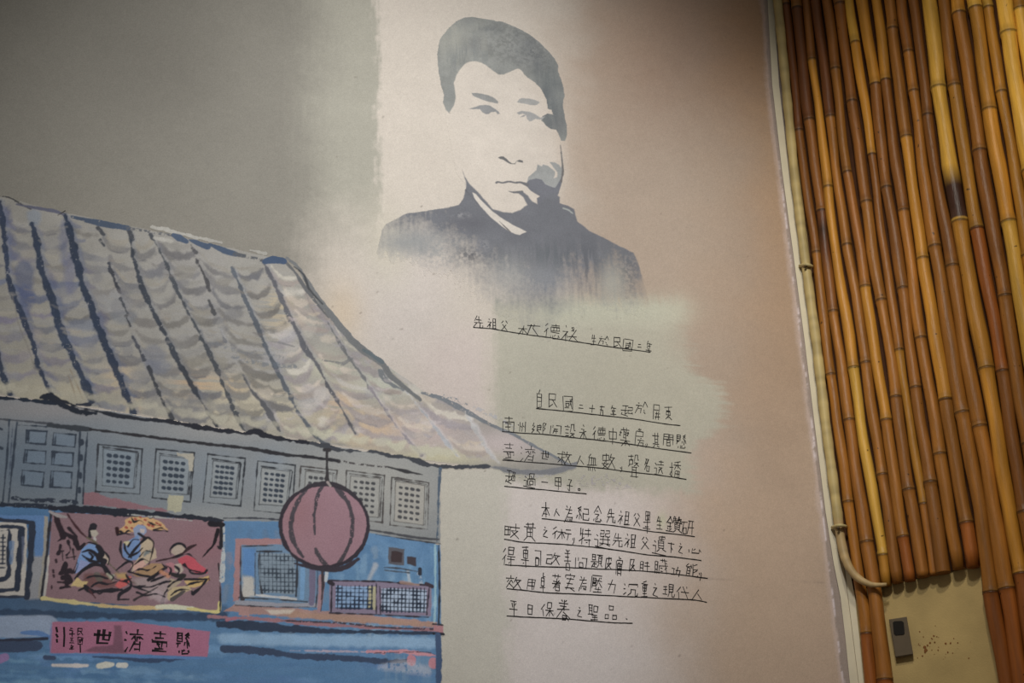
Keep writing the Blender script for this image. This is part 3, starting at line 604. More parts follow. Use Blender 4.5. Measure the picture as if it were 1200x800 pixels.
# pink framed window
PO([(276,632),(372,634),(372,708),(275,706)], (96,126,150), pid=PINKW, alpha=.8)
PO([(276,631),(330,631),(330,638),(283,638),(282,668),(280,704),(273,704),(275,650)], (152,112,112), pid=PINKW, rough=1.4); S([(284,640),(320,639)], 1, (52,52,56), pid=PINKW)
PO([(284,642),(300,642),(298,676),(284,672)], (70,120,170), pid=PINKW, feather=3); PO([(284,674),(298,678),(298,698),(283,700)], (168,166,156), pid=PINKW, feather=3, rough=2)
PO([(302,648),(346,648),(346,696),(304,694)], (112,130,142), pid=PINKW)
for k in range(9): line([(303,651+k*5),(346,652+k*5)], .9, (50,62,74), PINKW); line([(305+k*4.7,648),(305.5+k*4.7,694)], .9, (50,62,74), PINKW)
S([(301,646),(330,646)], 2, (48,50,56), pid=PINKW); S([(304,648),(303,670),(307,695)], [2,1.5,2], (52,54,60), pid=PINKW); S([(348,655),(348,675),(347,698)], 2.2, (50,52,58), pid=PINKW)
S([(300,697),(330,700),(347,702)], [2,3,2], (168,170,168), pid=PINKW); S([(299,648),(299,697)], 1, (60,62,66), pid=PINKW); S([(355,664),(354,700)], 5, (96,146,186), pid=PINKW, alpha=.8)
S([(282,640),(282,690),(284,702)], [1,2,5], (56,54,58), pid=PINKW); S([(278,706),(310,708),(340,709),(370,709)], [5,5,5,5], (132,134,142), pid=PINKW); S([(276,709),(320,711),(370,711)], 1.1, (52,52,58), pid=PINKW)
S([(366,664),(366,690),(365,707)], [7,7,6], (104,98,122), pid=PINKW); S([(372,664),(372,690),(370,710)], 1.3, (48,50,56), pid=PINKW); S([(280,700),(320,702),(360,705)], 1.4, (52,54,58), pid=PINKW)
S([(377,676),(376,700),(374,716)], [7,6,4], (150,116,120), pid=LOW); S([(380,664),(379,690),(376,716)], 1.4, (48,50,58), pid=LOW); S([(383,664),(382,680)], [4,3], (170,180,184), pid=LOW)
PO([(280,710),(292,711),(291,722),(279,721)], (154,118,112), pid=LOW, rough=1.6)
# wide lattice window
PO([(386,679),(445,681),(506,685),(505,722),(386,718)], (122,110,130), pid=WIDE)
PO([(394,686),(432,687),(431,713),(393,712)], (116,150,184), pid=WIDE); PO([(432,687),(441,687),(440,714),(431,713)], (160,156,120), pid=WIDE); PO([(447,689),(500,691),(499,718),(447,715)], (150,170,190), pid=WIDE)
for k in range(9): line([(396+k*5,686),(395.5+k*5,713)], 1.5, (34,46,66), WIDE)
for k in range(6): line([(394,689+k*4.6),(436,690+k*4.6)], 1.4, (34,46,66), WIDE)
for k in range(12): line([(449+k*4.4,689),(448.5+k*4.4,717)], 1.5, (36,46,62), WIDE)
for k in range(6): line([(447,691+k*4.8),(500,693+k*4.8)], 1.4, (36,46,62), WIDE)
line([(386,680),(445,681),(505,686)], 2, (50,44,52), WIDE); line([(389,680),(388,716)], 1.5, (48,46,56), WIDE); line([(386,718),(440,720),(502,723)], 1.4, (48,46,56), WIDE); line([(445,687),(446,719)], 1.2, (52,48,58), WIDE); line([(503,688),(500,720)], 1.8, (48,46,54), WIDE)
line([(441,683),(441,719)], 1.2, (52,48,58), WIDE); S([(386,682),(390,684)], 5, (50,44,52), pid=WIDE); S([(500,684),(506,687)], 5, (60,50,58), pid=WIDE); S([(470,682),(490,685)], 3, (160,128,112), pid=WIDE, alpha=.7)
# banner painting
PO([(61,600),(262,609),(258,716),(53,702)], (124,96,101), pid=BAN, tone=.08)
blend_in(BAN, 240, 640, 30, 25, (162,116,124), .5)
b1 = lambda pts: Z(50, 590, 6.153, pts); b2 = lambda pts: Z(140, 590, 6.153, pts)
BK = (36, 34, 40)
PO(b1([(285,320),(330,285),(395,300),(410,380),(440,430),(330,460),(230,505),(250,400)]), (92,128,172), pid=BAN); PO(b1([(270,400),(330,420),(350,450),(240,500)]), (116,128,168), pid=BAN)
S(b1([(365,165),(358,190)]), 7, (38,36,42), pid=BAN); S(b1([(345,180),(340,240)]), 3, BK, pid=BAN); PO(b1([(345,195),(385,190),(402,215),(375,250),(350,230)]), (156,148,132), pid=BAN); S(b1([(372,245),(378,262)]), 2.5, (160,156,150), pid=BAN)
S(b1([(180,75),(215,130),(270,200),(320,245)]), [1,2.5,2,1.5], (62,36,40), pid=BAN); S(b1([(320,245),(390,290),(430,380),(520,470),(600,540),(700,590),(790,640)]), [2,2.5,2,2,1.6,1.4,1.2], (92,84,66), pid=BAN)
PO(b1([(430,340),(480,400),(470,430),(430,410)]), (164,148,128), pid=BAN); S(b1([(400,310),(425,350),(410,390),(440,420)]), [4,5,5,4], BK, pid=BAN)
S(b1([(285,350),(340,335),(390,370),(400,400)]), [1.4,2.6,3,2], BK, pid=BAN); S(b1([(285,370),(340,410),(400,420)]), [1.5,2.4,1.5], BK, pid=BAN); S(b1([(235,540),(290,480),(360,440),(440,450)]), [1.5,3,3,2], BK, pid=BAN); S(b1([(240,420),(255,440),(230,500)]), 1, BK, pid=BAN)
S(b1([(430,440),(470,500),(440,520)]), [3,5,2], BK, pid=BAN); PO(b1([(460,500),(520,510),(510,560),(455,570)]), (150,152,128), pid=BAN); S(b1([(480,500),(510,530),(490,560)]), 1.6, BK, pid=BAN)
PO(b1([(300,500),(440,500),(520,560),(560,600),(420,610),(320,600),(280,560)]), (104,70,68), pid=BAN, feather=4, rough=2); S(b1([(390,510),(410,540)]), 6, (84,86,76), pid=BAN, alpha=.7)
PO(b1([(190,600),(250,535),(320,560),(300,600)]), (178,148,92), pid=BAN, rough=2); PO(b1([(520,590),(560,540),(640,520),(640,560),(560,610)]), (184,74,70), pid=BAN, rough=2); PO(b1([(520,500),(600,500),(610,540),(540,540)]), (160,130,76), pid=BAN, feather=3)
S(b1([(300,590),(350,630),(430,630),(500,625),(570,620)]), [2,3.5,3,3,1.5], BK, pid=BAN, rough=1.8); S(b1([(335,620),(380,680)]), 1.4, (70,40,44), pid=BAN); S(b1([(260,625),(300,605)]), 1.2, BK, pid=BAN); S(b1([(380,625),(410,650),(450,620)]), 1.4, BK, pid=BAN)
PO(b1([(535,215),(590,160),(600,120),(640,95),(700,90),(745,95),(800,110),(850,130),(900,190),(850,195),(790,190),(760,180),(720,150),(690,160),(680,215),(630,212),(570,205)]), (190,146,92), pid=BAN, rough=2)
for x, y in ((625,130),(665,110),(735,115),(760,150),(700,95),(790,160),(840,150),(600,170),(640,175),(820,140)): S(b1([(x,y),(x+8,y+4)]), 2.4, (150,66,48), pid=BAN)
S(b1([(535,180),(540,220)]), [4,3], (50,28,30), pid=BAN); S(b1([(540,225),(590,215),(640,225),(690,215)]), 1.3, BK, pid=BAN); S(b1([(800,190),(850,195),(900,200)]), [1.5,1.5,1], BK, pid=BAN)
PO(b1([(650,180),(690,150),(740,160),(750,200),(720,240),(690,270),(660,240)]), (120,134,160), pid=BAN); PO(b1([(700,180),(735,185),(730,210),(705,205)]), (168,156,150), pid=BAN)
PO(b1([(580,290),(640,250),(690,220),(720,330),(700,400),(620,410),(575,380)]), (92,124,166), pid=BAN); PO(b1([(585,275),(630,265),(625,300),(590,300)]), (176,168,128), pid=BAN)
PO(b1([(700,290),(760,245),(800,270),(820,390),(760,430),(700,470),(640,500),(640,450),(700,390)]), (166,148,120), pid=BAN, rough=2); PO(b1([(640,440),(720,400),(750,440),(660,500)]), (184,140,124), pid=BAN, rough=1.5); PO(b1([(720,340),(780,330),(770,370),(730,380)]), (104,112,110), pid=BAN, feather=2, rough=2)
PO(b1([(640,510),(700,470),(780,430),(860,430),(885,460),(800,530),(680,530)]), (150,118,80), pid=BAN); PO(b1([(630,540),(720,530),(900,530),(920,620),(900,690),(780,680),(700,600)]), (142,124,122), pid=BAN, feather=4, rough=2.5)
S(b1([(690,215),(740,250),(700,290),(620,385),(690,350),(720,320)]), [2,3,2,1.6,1.6,1.2], BK, pid=BAN, smooth=False); S(b1([(565,270),(560,330),(580,390),(620,410)]), [1.5,1.6,1.4,1.2], BK, pid=BAN); S(b1([(615,310),(650,260),(690,260)]), 1.5, BK, pid=BAN)
S(b1([(770,250),(800,280),(790,350),(765,440)]), [2,2.4,1.6,1.4], (52,44,44), pid=BAN); S(b1([(530,480),(600,425),(640,420),(650,450),(620,490)]), [1.4,2,1.4,1.2,1.2], BK, pid=BAN); S(b1([(620,490),(700,515),(800,530),(760,550),(880,460),(860,430)]), [2,2,1.5,2.4,2,1.2], BK, pid=BAN, smooth=False)
S(b1([(545,690),(560,650),(640,590),(600,510)]), [2,3,2.4,1], BK, pid=BAN); S(b1([(545,690),(620,690)]), 1.3, BK, pid=BAN); S(b1([(660,695),(720,660),(780,630),(830,600)]), [3,2.4,2,1.2], (54,48,48), pid=BAN); S(b1([(640,590),(780,640)]), 1.4, BK, pid=BAN)
# right figure
PO(b2([(370,350),(400,290),(440,290),(480,330),(440,380),(400,370)]), (162,146,128), pid=BAN); S(b2([(370,370),(365,330),(410,290),(460,295),(485,335)]), [1,1.4,1.6,2.2,1], BK, pid=BAN)
PO(b2([(420,400),(480,370),(540,390),(580,440),(620,470),(635,500),(560,505),(480,460),(430,430)]), (176,62,76), pid=BAN); PO(b2([(330,430),(370,420),(400,440),(400,490),(350,490)]), (160,104,110), pid=BAN)
PO(b2([(400,440),(440,430),(460,480),(440,505),(400,480)]), (164,150,134), pid=BAN); S(b2([(265,415),(360,395),(440,370),(500,320),(550,298)]), [1.5,2.4,3,3.4,2.4], (54,36,40), pid=BAN); S(b2([(600,385),(640,340),(680,290),(710,190)]), [1.2,2.2,2.4,5], (34,30,34), pid=BAN)
S(b2([(380,510),(420,520),(470,515),(430,550),(330,640)]), [3,4,3,4,2], (44,42,42), pid=BAN); PO(b2([(370,540),(450,560),(400,600),(340,630)]), (152,136,112), pid=BAN); PO(b2([(470,560),(560,540),(640,520),(665,545),(590,590),(500,610)]), (196,152,88), pid=BAN, rough=1.6)
PO(b2([(330,640),(400,600),(500,590),(520,620),(440,650),(360,690)]), (166,148,106), pid=BAN, rough=2); S(b2([(470,545),(630,545),(590,600),(530,650),(520,630)]), [1.4,2,2,2.4,1], BK, pid=BAN, smooth=False); S(b2([(460,440),(500,470),(520,500),(600,505),(630,480)]), 1.5, BK, pid=BAN)
S(b2([(645,540),(648,550)]), 2.4, (80,46,30), pid=BAN); S(b2([(310,710),(325,650),(345,620)]), [2.6,1.6,1.2], BK, pid=BAN); S(b2([(380,690),(440,650),(470,630)]), [4,3,2], (74,68,66), pid=BAN); S(b2([(270,640),(310,690),(240,650)]), [7,8,6], (150,132,134), pid=BAN, alpha=.7, soft=3)
S(b2([(310,440),(340,460),(240,530)]), [1.5,2,2], BK, pid=BAN, smooth=False); S(b2([(300,490),(350,520)]), 4, (184,120,80), pid=BAN, alpha=.8, soft=2)
for pts in ([(300,290),(340,280),(395,300),(420,340)], [(250,400),(240,440),(215,500)], [(330,350),(360,380),(350,410),(390,430)], [(400,330),(450,350),(480,400),(470,440)], [(420,400),(460,410),(440,450)],
            [(280,560),(330,530),(400,520),(470,540)], [(350,600),(400,570),(470,580),(540,560)], [(520,540),(580,560),(640,540)], [(590,290),(600,340),(640,390)], [(640,350),(690,300),(730,260)], [(700,260),(760,245),(800,275)],
            [(700,380),(740,340),(790,350)], [(660,440),(720,400),(770,420)], [(640,500),(700,470),(760,480),(820,450)], [(600,560),(660,600),(740,590)], [(700,600),(780,600),(860,570),(900,560)], [(680,640),(740,660),(820,650),(880,670)],
            [(560,200),(590,215),(620,195),(660,215)], [(640,100),(660,130),(700,120),(730,140)], [(760,130),(800,150),(850,160)], [(800,190),(850,175),(890,195)]):
    S(b1(pts), [.8, 1.5, 1.2, .7], BK, pid=BAN, rough=1.2)
for pts in ([(410,380),(450,370),(500,365),(560,410)], [(470,430),(500,470),(560,490),(620,500)], [(330,440),(370,470),(360,510)], [(400,450),(430,480),(420,510)], [(350,600),(400,560),(460,545)], [(370,660),(430,620),(500,620)],
            [(480,590),(540,570),(600,560)], [(280,590),(320,570),(370,560)], [(230,560),(280,540),(330,520)]):
    S(b2(pts), [.8, 1.5, 1.0, .7], BK, pid=BAN, rough=1.2)
# banner's written column and edges
S(b1([(85,70),(105,130),(130,190),(150,240)]), [4,5,5,6], (44,32,38), pid=BAN, rough=1.6); S(b1([(130,190),(160,230),(110,270)]), [3,4,1], (40,32,38), pid=BAN)
for pts, w in (([(190,180),(240,240),(230,290)],4),([(160,220),(230,250),(260,320),(300,290)],6),([(130,300),(115,360)],5),([(110,345),(150,340)],3),([(140,320),(145,410)],2),([(180,270),(200,330),(175,370)],4),([(175,390),(240,380)],3),([(215,330),(230,400)],4),([(165,430),(150,490),(200,480)],6),([(130,500),(220,490)],4),([(140,540),(180,520),(200,560)],6),([(110,565),(190,570)],4),([(130,605),(200,600)],3.5),([(165,440),(170,600)],4)):
    S(b1(pts), w*.75, (40,32,38), pid=BAN, rough=1.6)
for x, y in ((97,405),(75,480),(78,515),(65,590),(62,600)): S(b1([(x,y),(x+3,y+14)]), 2, (48,34,40), pid=BAN)
S([(60,601),(57,625),(55,650),(51,680),(48,702)], [3,3.4,3,2.6,2], (40,40,46), pid=BAN); S([(57,650),(55,675),(52,698)], [1,2.4,1.4], (150,146,138), pid=BAN)
S([(50,701),(75,704),(100,707),(130,711)], [4,4,3.5,3], (188,156,100), pid=BAN, rough=1.2); S([(112,708),(140,711),(160,712),(190,712)], [2,3,4,4], (190,150,96), pid=BAN); S([(184,711),(205,711),(225,713)], [4,6,4], (206,190,150), pid=BAN); S([(220,713),(245,716),(256,716),(257,706)], [3,3,4,3], (196,170,100), pid=BAN)
S([(258,716),(258,690),(256,660)], 1.2, (40,38,40), pid=BAN); S([(262,612),(262,640),(260,680)], [2,3,6], (162,168,166), pid=BAN, dry=.25); S([(248,613),(256,614),(262,614)], [8,8,5], (34,32,38), pid=BAN, rough=1.6); S([(259,612),(259,640),(255,640)], [3,4,1], (38,36,40), pid=BAN)
S([(58,599),(66,603),(78,606)], [2,4,1], (132,126,124), pid=BAN)
# pink sign board
PO([(61,728.5),(100,728),(150,728),(190,733),(246,740),(243,769.5),(150,766),(58,765)], (142,84,108), pid=SIGN, tone=.07)
PO([(134,733),(142,733),(145,760),(150,766),(125,765),(98,763),(110,757),(132,755)], (104,66,82), pid=SIGN, feather=2)
S([(60,767),(120,767),(160,769),(240,771)], [2,2.5,3,2], (64,104,150), pid=LOW); S([(60,731),(59,765)], 1.5, (90,100,140), alpha=.7)
S([(-40,588),(0,591),(30,592),(60,594)], [5,6,5,5], (34,42,54), pid=BEAM, rough=1.6, dry=.1)
S([(58,595),(80,596),(105,597),(140,600),(170,602),(200,604.5),(235,607),(262,610)], [4,7,8,8,7,5,5,3], (36,40,50), pid=BEAM, rough=2.2)
S([(150,602.5),(185,606),(225,610)], [1,2,1], (150,150,144), pid=BEAM, dry=.3); S([(262,607),(300,607),(330,609)], 1.6, (58,62,70), pid=BEAM)
S([(434,621),(460,625),(490,630),(514,632)], [2,3,3,2], (70,72,76), pid=BEAM); S([(440,626),(480,632),(516,637)], [1.2,1.2,1.5], (60,62,66), pid=BEAM)
# lantern
LC = (380, 616)
ell = [(LC[0]+51.5*math.cos(a), LC[1]+48.5*math.sin(a)) for a in np.linspace(0, 2*math.pi, 40, endpoint=False)]
S([(383,527),(383,545),(384,566)], [3,3,5], (56,54,56), pid=LANT); S([(380,527),(386,527)], 4, (56,54,56), pid=LANT); S([(377,664),(378,680),(377,702)], [4,2.5,2], (60,54,58), pid=LANT)
PO(ell, (148,112,120), pid=LANT, tone=.06)
blend_in(LANT, 400, 645, 22, 25, (168,130,142), .3); blend_in(LANT, 350, 600, 20, 30, (160,116,118), .4)
for pts, w in (([(362,569),(352,582),(344,598),(341,618),(345,636),(355,652)], [5,4,5,5,5,3]), ([(379,568),(372,580),(369,598),(368,612),(369,626)], [4,4,2.5,3,2.5]), ([(370,643),(375,654),(384,664)], [3,4,5]), ([(391,567),(400,578),(409,592),(413,608),(412,628),(406,645),(398,660)], [5,6,4,5,4,3.5,5])):
    S(pts, w, (72,66,72), pid=LANT, rough=1.3, dry=.08, tone=.2)
S(ell+ell[:2], 4.2, (54,48,56), pid=LANT, rough=1.3, smooth=False); S([(345,660),(372,666),(400,666),(420,655)], [2,5,6,3], (56,50,58), pid=LANT); S([(352,575),(372,567),(395,568),(415,580)], [3,5,5,4], (56,52,58), pid=LANT)
S([(384,565),(387,569)], 3, (150,140,134), pid=LANT)
# ------------------------------------------------------------------ turn the raster into wall and painted pieces
M_WALL = material('painted_plaster', attr=True, rough=0.85, noise=0.10, nscale=420, bump=0.35, bscale=900, spec=0.2)
M_PAINT = material('mural_paint', attr=True, rough=0.8, noise=0.10, nscale=420, bump=0.35, bscale=900, spec=0.2)
def sample(A, us, vs):
    x = np.clip((us-U0)/CELL, 0, NX-1.001); y = np.clip((V1-vs)/CELL, 0, NY-1.001)
    return A[np.round(y).astype(int)][:, np.round(x).astype(int)]
H = 4.2
st = 0.0034
us = np.concatenate([[-4.2, -3.4, -2.8, -2.3, -2.0, -1.8], np.arange(U0, U1-0.002, st), [0.0]])
vs = np.concatenate([[0.0, 0.6, 1.2, 1.6, 1.8], np.arange(V0, V1, st), [3.8, 4.0, H]])
def gridmesh(name, us, vs, A, off):
    C = sample(A, us, vs).reshape(-1, 3)
    uu, vv = np.meshgrid(us, vs)
    V = np.stack([CORNER[0]+MU[0]*uu+MN[0]*off, CORNER[1]+MU[1]*uu+MN[1]*off, vv], -1).reshape(-1, 3)
    nx = len(us); ny = len(vs); i, j = np.meshgrid(np.arange(nx-1), np.arange(ny-1)); b = (j*nx+i).ravel()
    return bigmesh(name, V, np.stack([b, b+1, b+nx+1, b+nx], -1), C)
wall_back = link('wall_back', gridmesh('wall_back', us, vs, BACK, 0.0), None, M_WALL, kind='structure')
v, f = box_between(CORNER+MU*-4.2, CORNER+MU*0.12, 0, H, MN, 0.12); v = [[p[0]-MN[0]*0.002, p[1]-MN[1]*0.002, p[2]] for p in v]
link('wall_core', mesh('wall_core', v, f), wall_back, material('plaster_core', (170, 160, 150), 0.9))
def piece(name, pid, parent, label=None, near=None, mask=None):
    """all canvas cells of one painted piece as a mesh that lies on the plaster"""
    m = (IDS == pid) if mask is None else mask
    if not m.any(): return None
    ys, xs = np.nonzero(m)
    idx = np.full((NY+1, NX+1), -1, np.int32)
    x0, x1, y0, y1 = xs.min(), xs.max()+1, ys.min(), ys.max()+1
    used = np.zeros((NY+1, NX+1), bool)
    used[ys, xs] = True; used[ys, xs+1] = True; used[ys+1, xs] = True; used[ys+1, xs+1] = True
    vy, vx = np.nonzero(used); idx[vy, vx] = np.arange(len(vy))
    uu = U0+vx*CELL; vv = V1-vy*CELL
    col = IMG[np.minimum(vy, NY-1), np.minimum(vx, NX-1)]
    V = np.stack([CORNER[0]+MU[0]*uu+MN[0]*0.00022, CORNER[1]+MU[1]*uu+MN[1]*0.00022, vv], -1)
    Q = np.stack([idx[ys+1, xs], idx[ys+1, xs+1], idx[ys, xs+1], idx[ys, xs]], -1)
    return link(name, bigmesh(name, V, Q, col), parent, M_PAINT, label)
def thing(name, at, label, cat, group=None):
    o = bpy.data.objects.new(name, None); scene.collection.objects.link(o); o.empty_display_size = 0.05
    o['label'] = label; o['category'] = cat
    if group: o['group'] = group
    return o
portrait = thing('painted_portrait', None, 'grey painted portrait of a person with short dark hair and high-collared jacket on the wall', 'mural')
for nm, pid in (('painted_hair', 1), ('painted_face', 9), ('painted_nose', 4), ('painted_mouth', 5), ('cheek_shadow', 6), ('painted_jacket', 7), ('painted_collar', 8)): piece(nm, pid, portrait)
for pid, nm in ((2, 'painted_eyebrow'), (3, 'painted_eye')):
    piece(nm, pid, portrait, mask=(IDS == pid) & (PX < 596)); piece(nm, pid, portrait, mask=(IDS == pid) & (PX >= 596))
house = thing('painted_house', None, 'mural of an old blue shop house with sloping tiled roof at lower left', 'mural')
piece('painted_roof', ROOF, house, 'grey and cream tiled roof with dark blue gutters'); piece('roof_ridge', RIDGE, house, 'blue ridge line'); piece('facade_beam', BEAM, house, 'dark brushed lines')
piece('upper_facade', UPW, house, 'pale grey facade band'); piece('lower_facade', LOW, house, 'blue facade'); piece('painted_lantern', LANT, house, 'round dusty pink lantern'); piece('painted_banner', BAN, house, 'pink banner with robed figures and black writing')
sign = piece('painted_sign', SIGN, house, 'long pink sign board with black writing')
piece('painted_shutter', SHUT, house); piece('fret_window', FRET, house, 'dark nested window frame'); piece('framed_window', PINKW, house, 'pink framed lattice window'); piece('wide_window', WIDE, house, 'wide mauve lattice window'); piece('painted_vent', VENT, house)
for wi in range(7): piece('lattice_window', 40+wi, house)
for nm_id in set(np.unique(IDS)) - {0,1,2,3,4,5,6,7,8,9,20,21,22,23,24,25,26,27,28,29,30,32,33,40,41,42,43,44,45,46}: print('unassigned id', nm_id)
# ------------------------------------------------------------------ handwriting
G = {}
def gd(s):
    for ln in s.strip().splitlines():
        k, v = ln.split(None, 1); G[k] = v
gd('''
亻 6004 3459
彳 6022 7316 5459
礻 4051 138308 5559 6577
且 202979 207079 2373 2676 0999
父 3012 6082 7319 2399
先 3014 2383 5055 0595 3509 65699997
木 0393 5059 5319 5398
十 0494 5059
罒 0009 009099 0999 3039 6069
心 1518 34398986 5345 8497
目 1019 108089 1383 1686 1989
日 1019 108089 1484 1989
口 1019 108089 1989
機右 3151 3153 5153 3353 0686 7218 3599
生 3014 2383 5059 2686 0999
方 4151 0393 4309 458579
於右 5014 5094 3657 4879
民 107074 1474 1019 1957 4499
或 0292 1454 141757 5457 0868 6099 8066
二 2272 0888
一 0595
五 1181 4029 246469 0999
年 3013 2282 2474 2447 0797 5259
自 5032 2229 227279 2979 2474 2676
走 2080 5055 0494 5458 5786 2618 1799
己 108084 1484 141989 8987
尸 108083 1383 1009
并 3132 7162 1393 0696 3319 6369
東 0191 5059 237376 2326 7626 2474 4719 5799
南 1181 5053 0309 039399 3444 2666 2474 4459
州 2129 0314 5159 3445 8089 6475
乡 301343 4306 0646 4609
皀 5041 117175 1117 1373 1575 1669
阝 1019 106033 3364 6436
門 0009 004044 0242 0444 5054 509099 5292 5494
开 1080 0494 3009 6069
言 4151 0292 2474 2676 2829 287879 2979
殳 2015 207074 7494 168609 2699
永 4051 235359 0545 4519 8455 5599
中 1216 129296 1696 5059
艹 0595 3039 6069
其 0292 3037 7077 3474 3676 0797 3809 6899
小 5059 2417 7497
糸 7021 6031 3173 7133 3376 5559 2618 7688
士 1181 5054 3474
壺 1181 5053 2373 0404 059597 3656 2878 3558 6568 0999
氵 1031 0434 0967
齊 5052 0292 3314 3345 5355 6374 7394 3509 7579 3676 3878
世 0393 202888 505686 8186
求 0292 5059 7081 1435 4518 8464 5499
攵 3014 2292 7209 3399
人 5009 4499
無 3012 1282 2226 4246 6266 8286 0696 1719 3739 5759 7789
婁 1181 1114 8184 1484 5055 0696 4527 2789 7619
声 0191 5054 2474 5484 2428 8487 2787 2809
耳 1181 2128 7179 2373 2575 0898
夕 4015 307019 3354
辶 1122 0424 2428 0899
袁 1181 5053 0393 2525 257527 4619 5689
扌 0373 4049 4928 0855
番 8011 2131 0393 5056 4317 5397
田 1019 108089 1484 5059 1989
召 118158 4119
咼 2024 207074 2474 4254 040949 049499
甲 1016 108086 1686 1383 5059
子 207044 4449 4927 0595
為 2031 6052 1282 5209 4484 3686 8678 1718 3738 5758 6768 8878
幺 4012 1252 5205 0545
念上 5004 5094 3353 2565 6547
畢下 0494 2636 2676 0797 5059
金 5004 5094 2474 1676 5459 2738 7768 0999
貝 2026 207076 2272 2474 2676 3719 6799
石 0191 4109
山 5057 141787 8487
支 0292 5054 148409 2599
黃上 1181 3033 7073 0393
黃下 3709 6799
之 4051 237318 1899
亍 1181 0494 5459
牛 2014 1383 5059 0795
寺 1181 5054 0393 0696 7579 3747
共 0393 3037 7077 0797 3809 6899
下 0191 5059 5477
寸 0393 5159 2635
司 108089 2464
羊 3041 7061 1282 2474 0696 5057
是下 0494 5458 5686 3519 1899
頁上 0191 4132
皮 1109 119183 5054 258409 2599
虍 5052 5171 1292 1209 9284 3363
月 2019 207079 2373 2676
及 107054 548409 2009 3499
干 1181 0494 5059
臧 0393 0309 6099 8466 7182 2545 2747
工 1181 5158 0898
用 1109 119189 1383 1686 5059
门 0109 2123 519199
大 0292 51443109 4499
力 038379 4008
厶 4005 0595 7299
匕 8023 101999 9997
交 5052 0292 3315 6385 6309 3599
卓上 5053 5282
卓下 0797 5659
者上 1484 5255 0595 8318
宀 5052 1214 1292 9284
実下 1181 2474 0797 5018 5799
厂 1090 1009
犬 0393 5008 4599 7081
土 1383 5059 0999
冗 1012 109092 343709 347479 7999 9997
重上 7021 0292
重下 5059 2787 0999
王 1181 1484 0898 5158
見下 3519 6569 6999 9997
弋 0494 2099 6071
平 1181 3244 7263 0595 5159
良 357577 3539 3777 3969 6699
世大 0393 202888 505686 8186
縣左 0545 2519 4555
''')
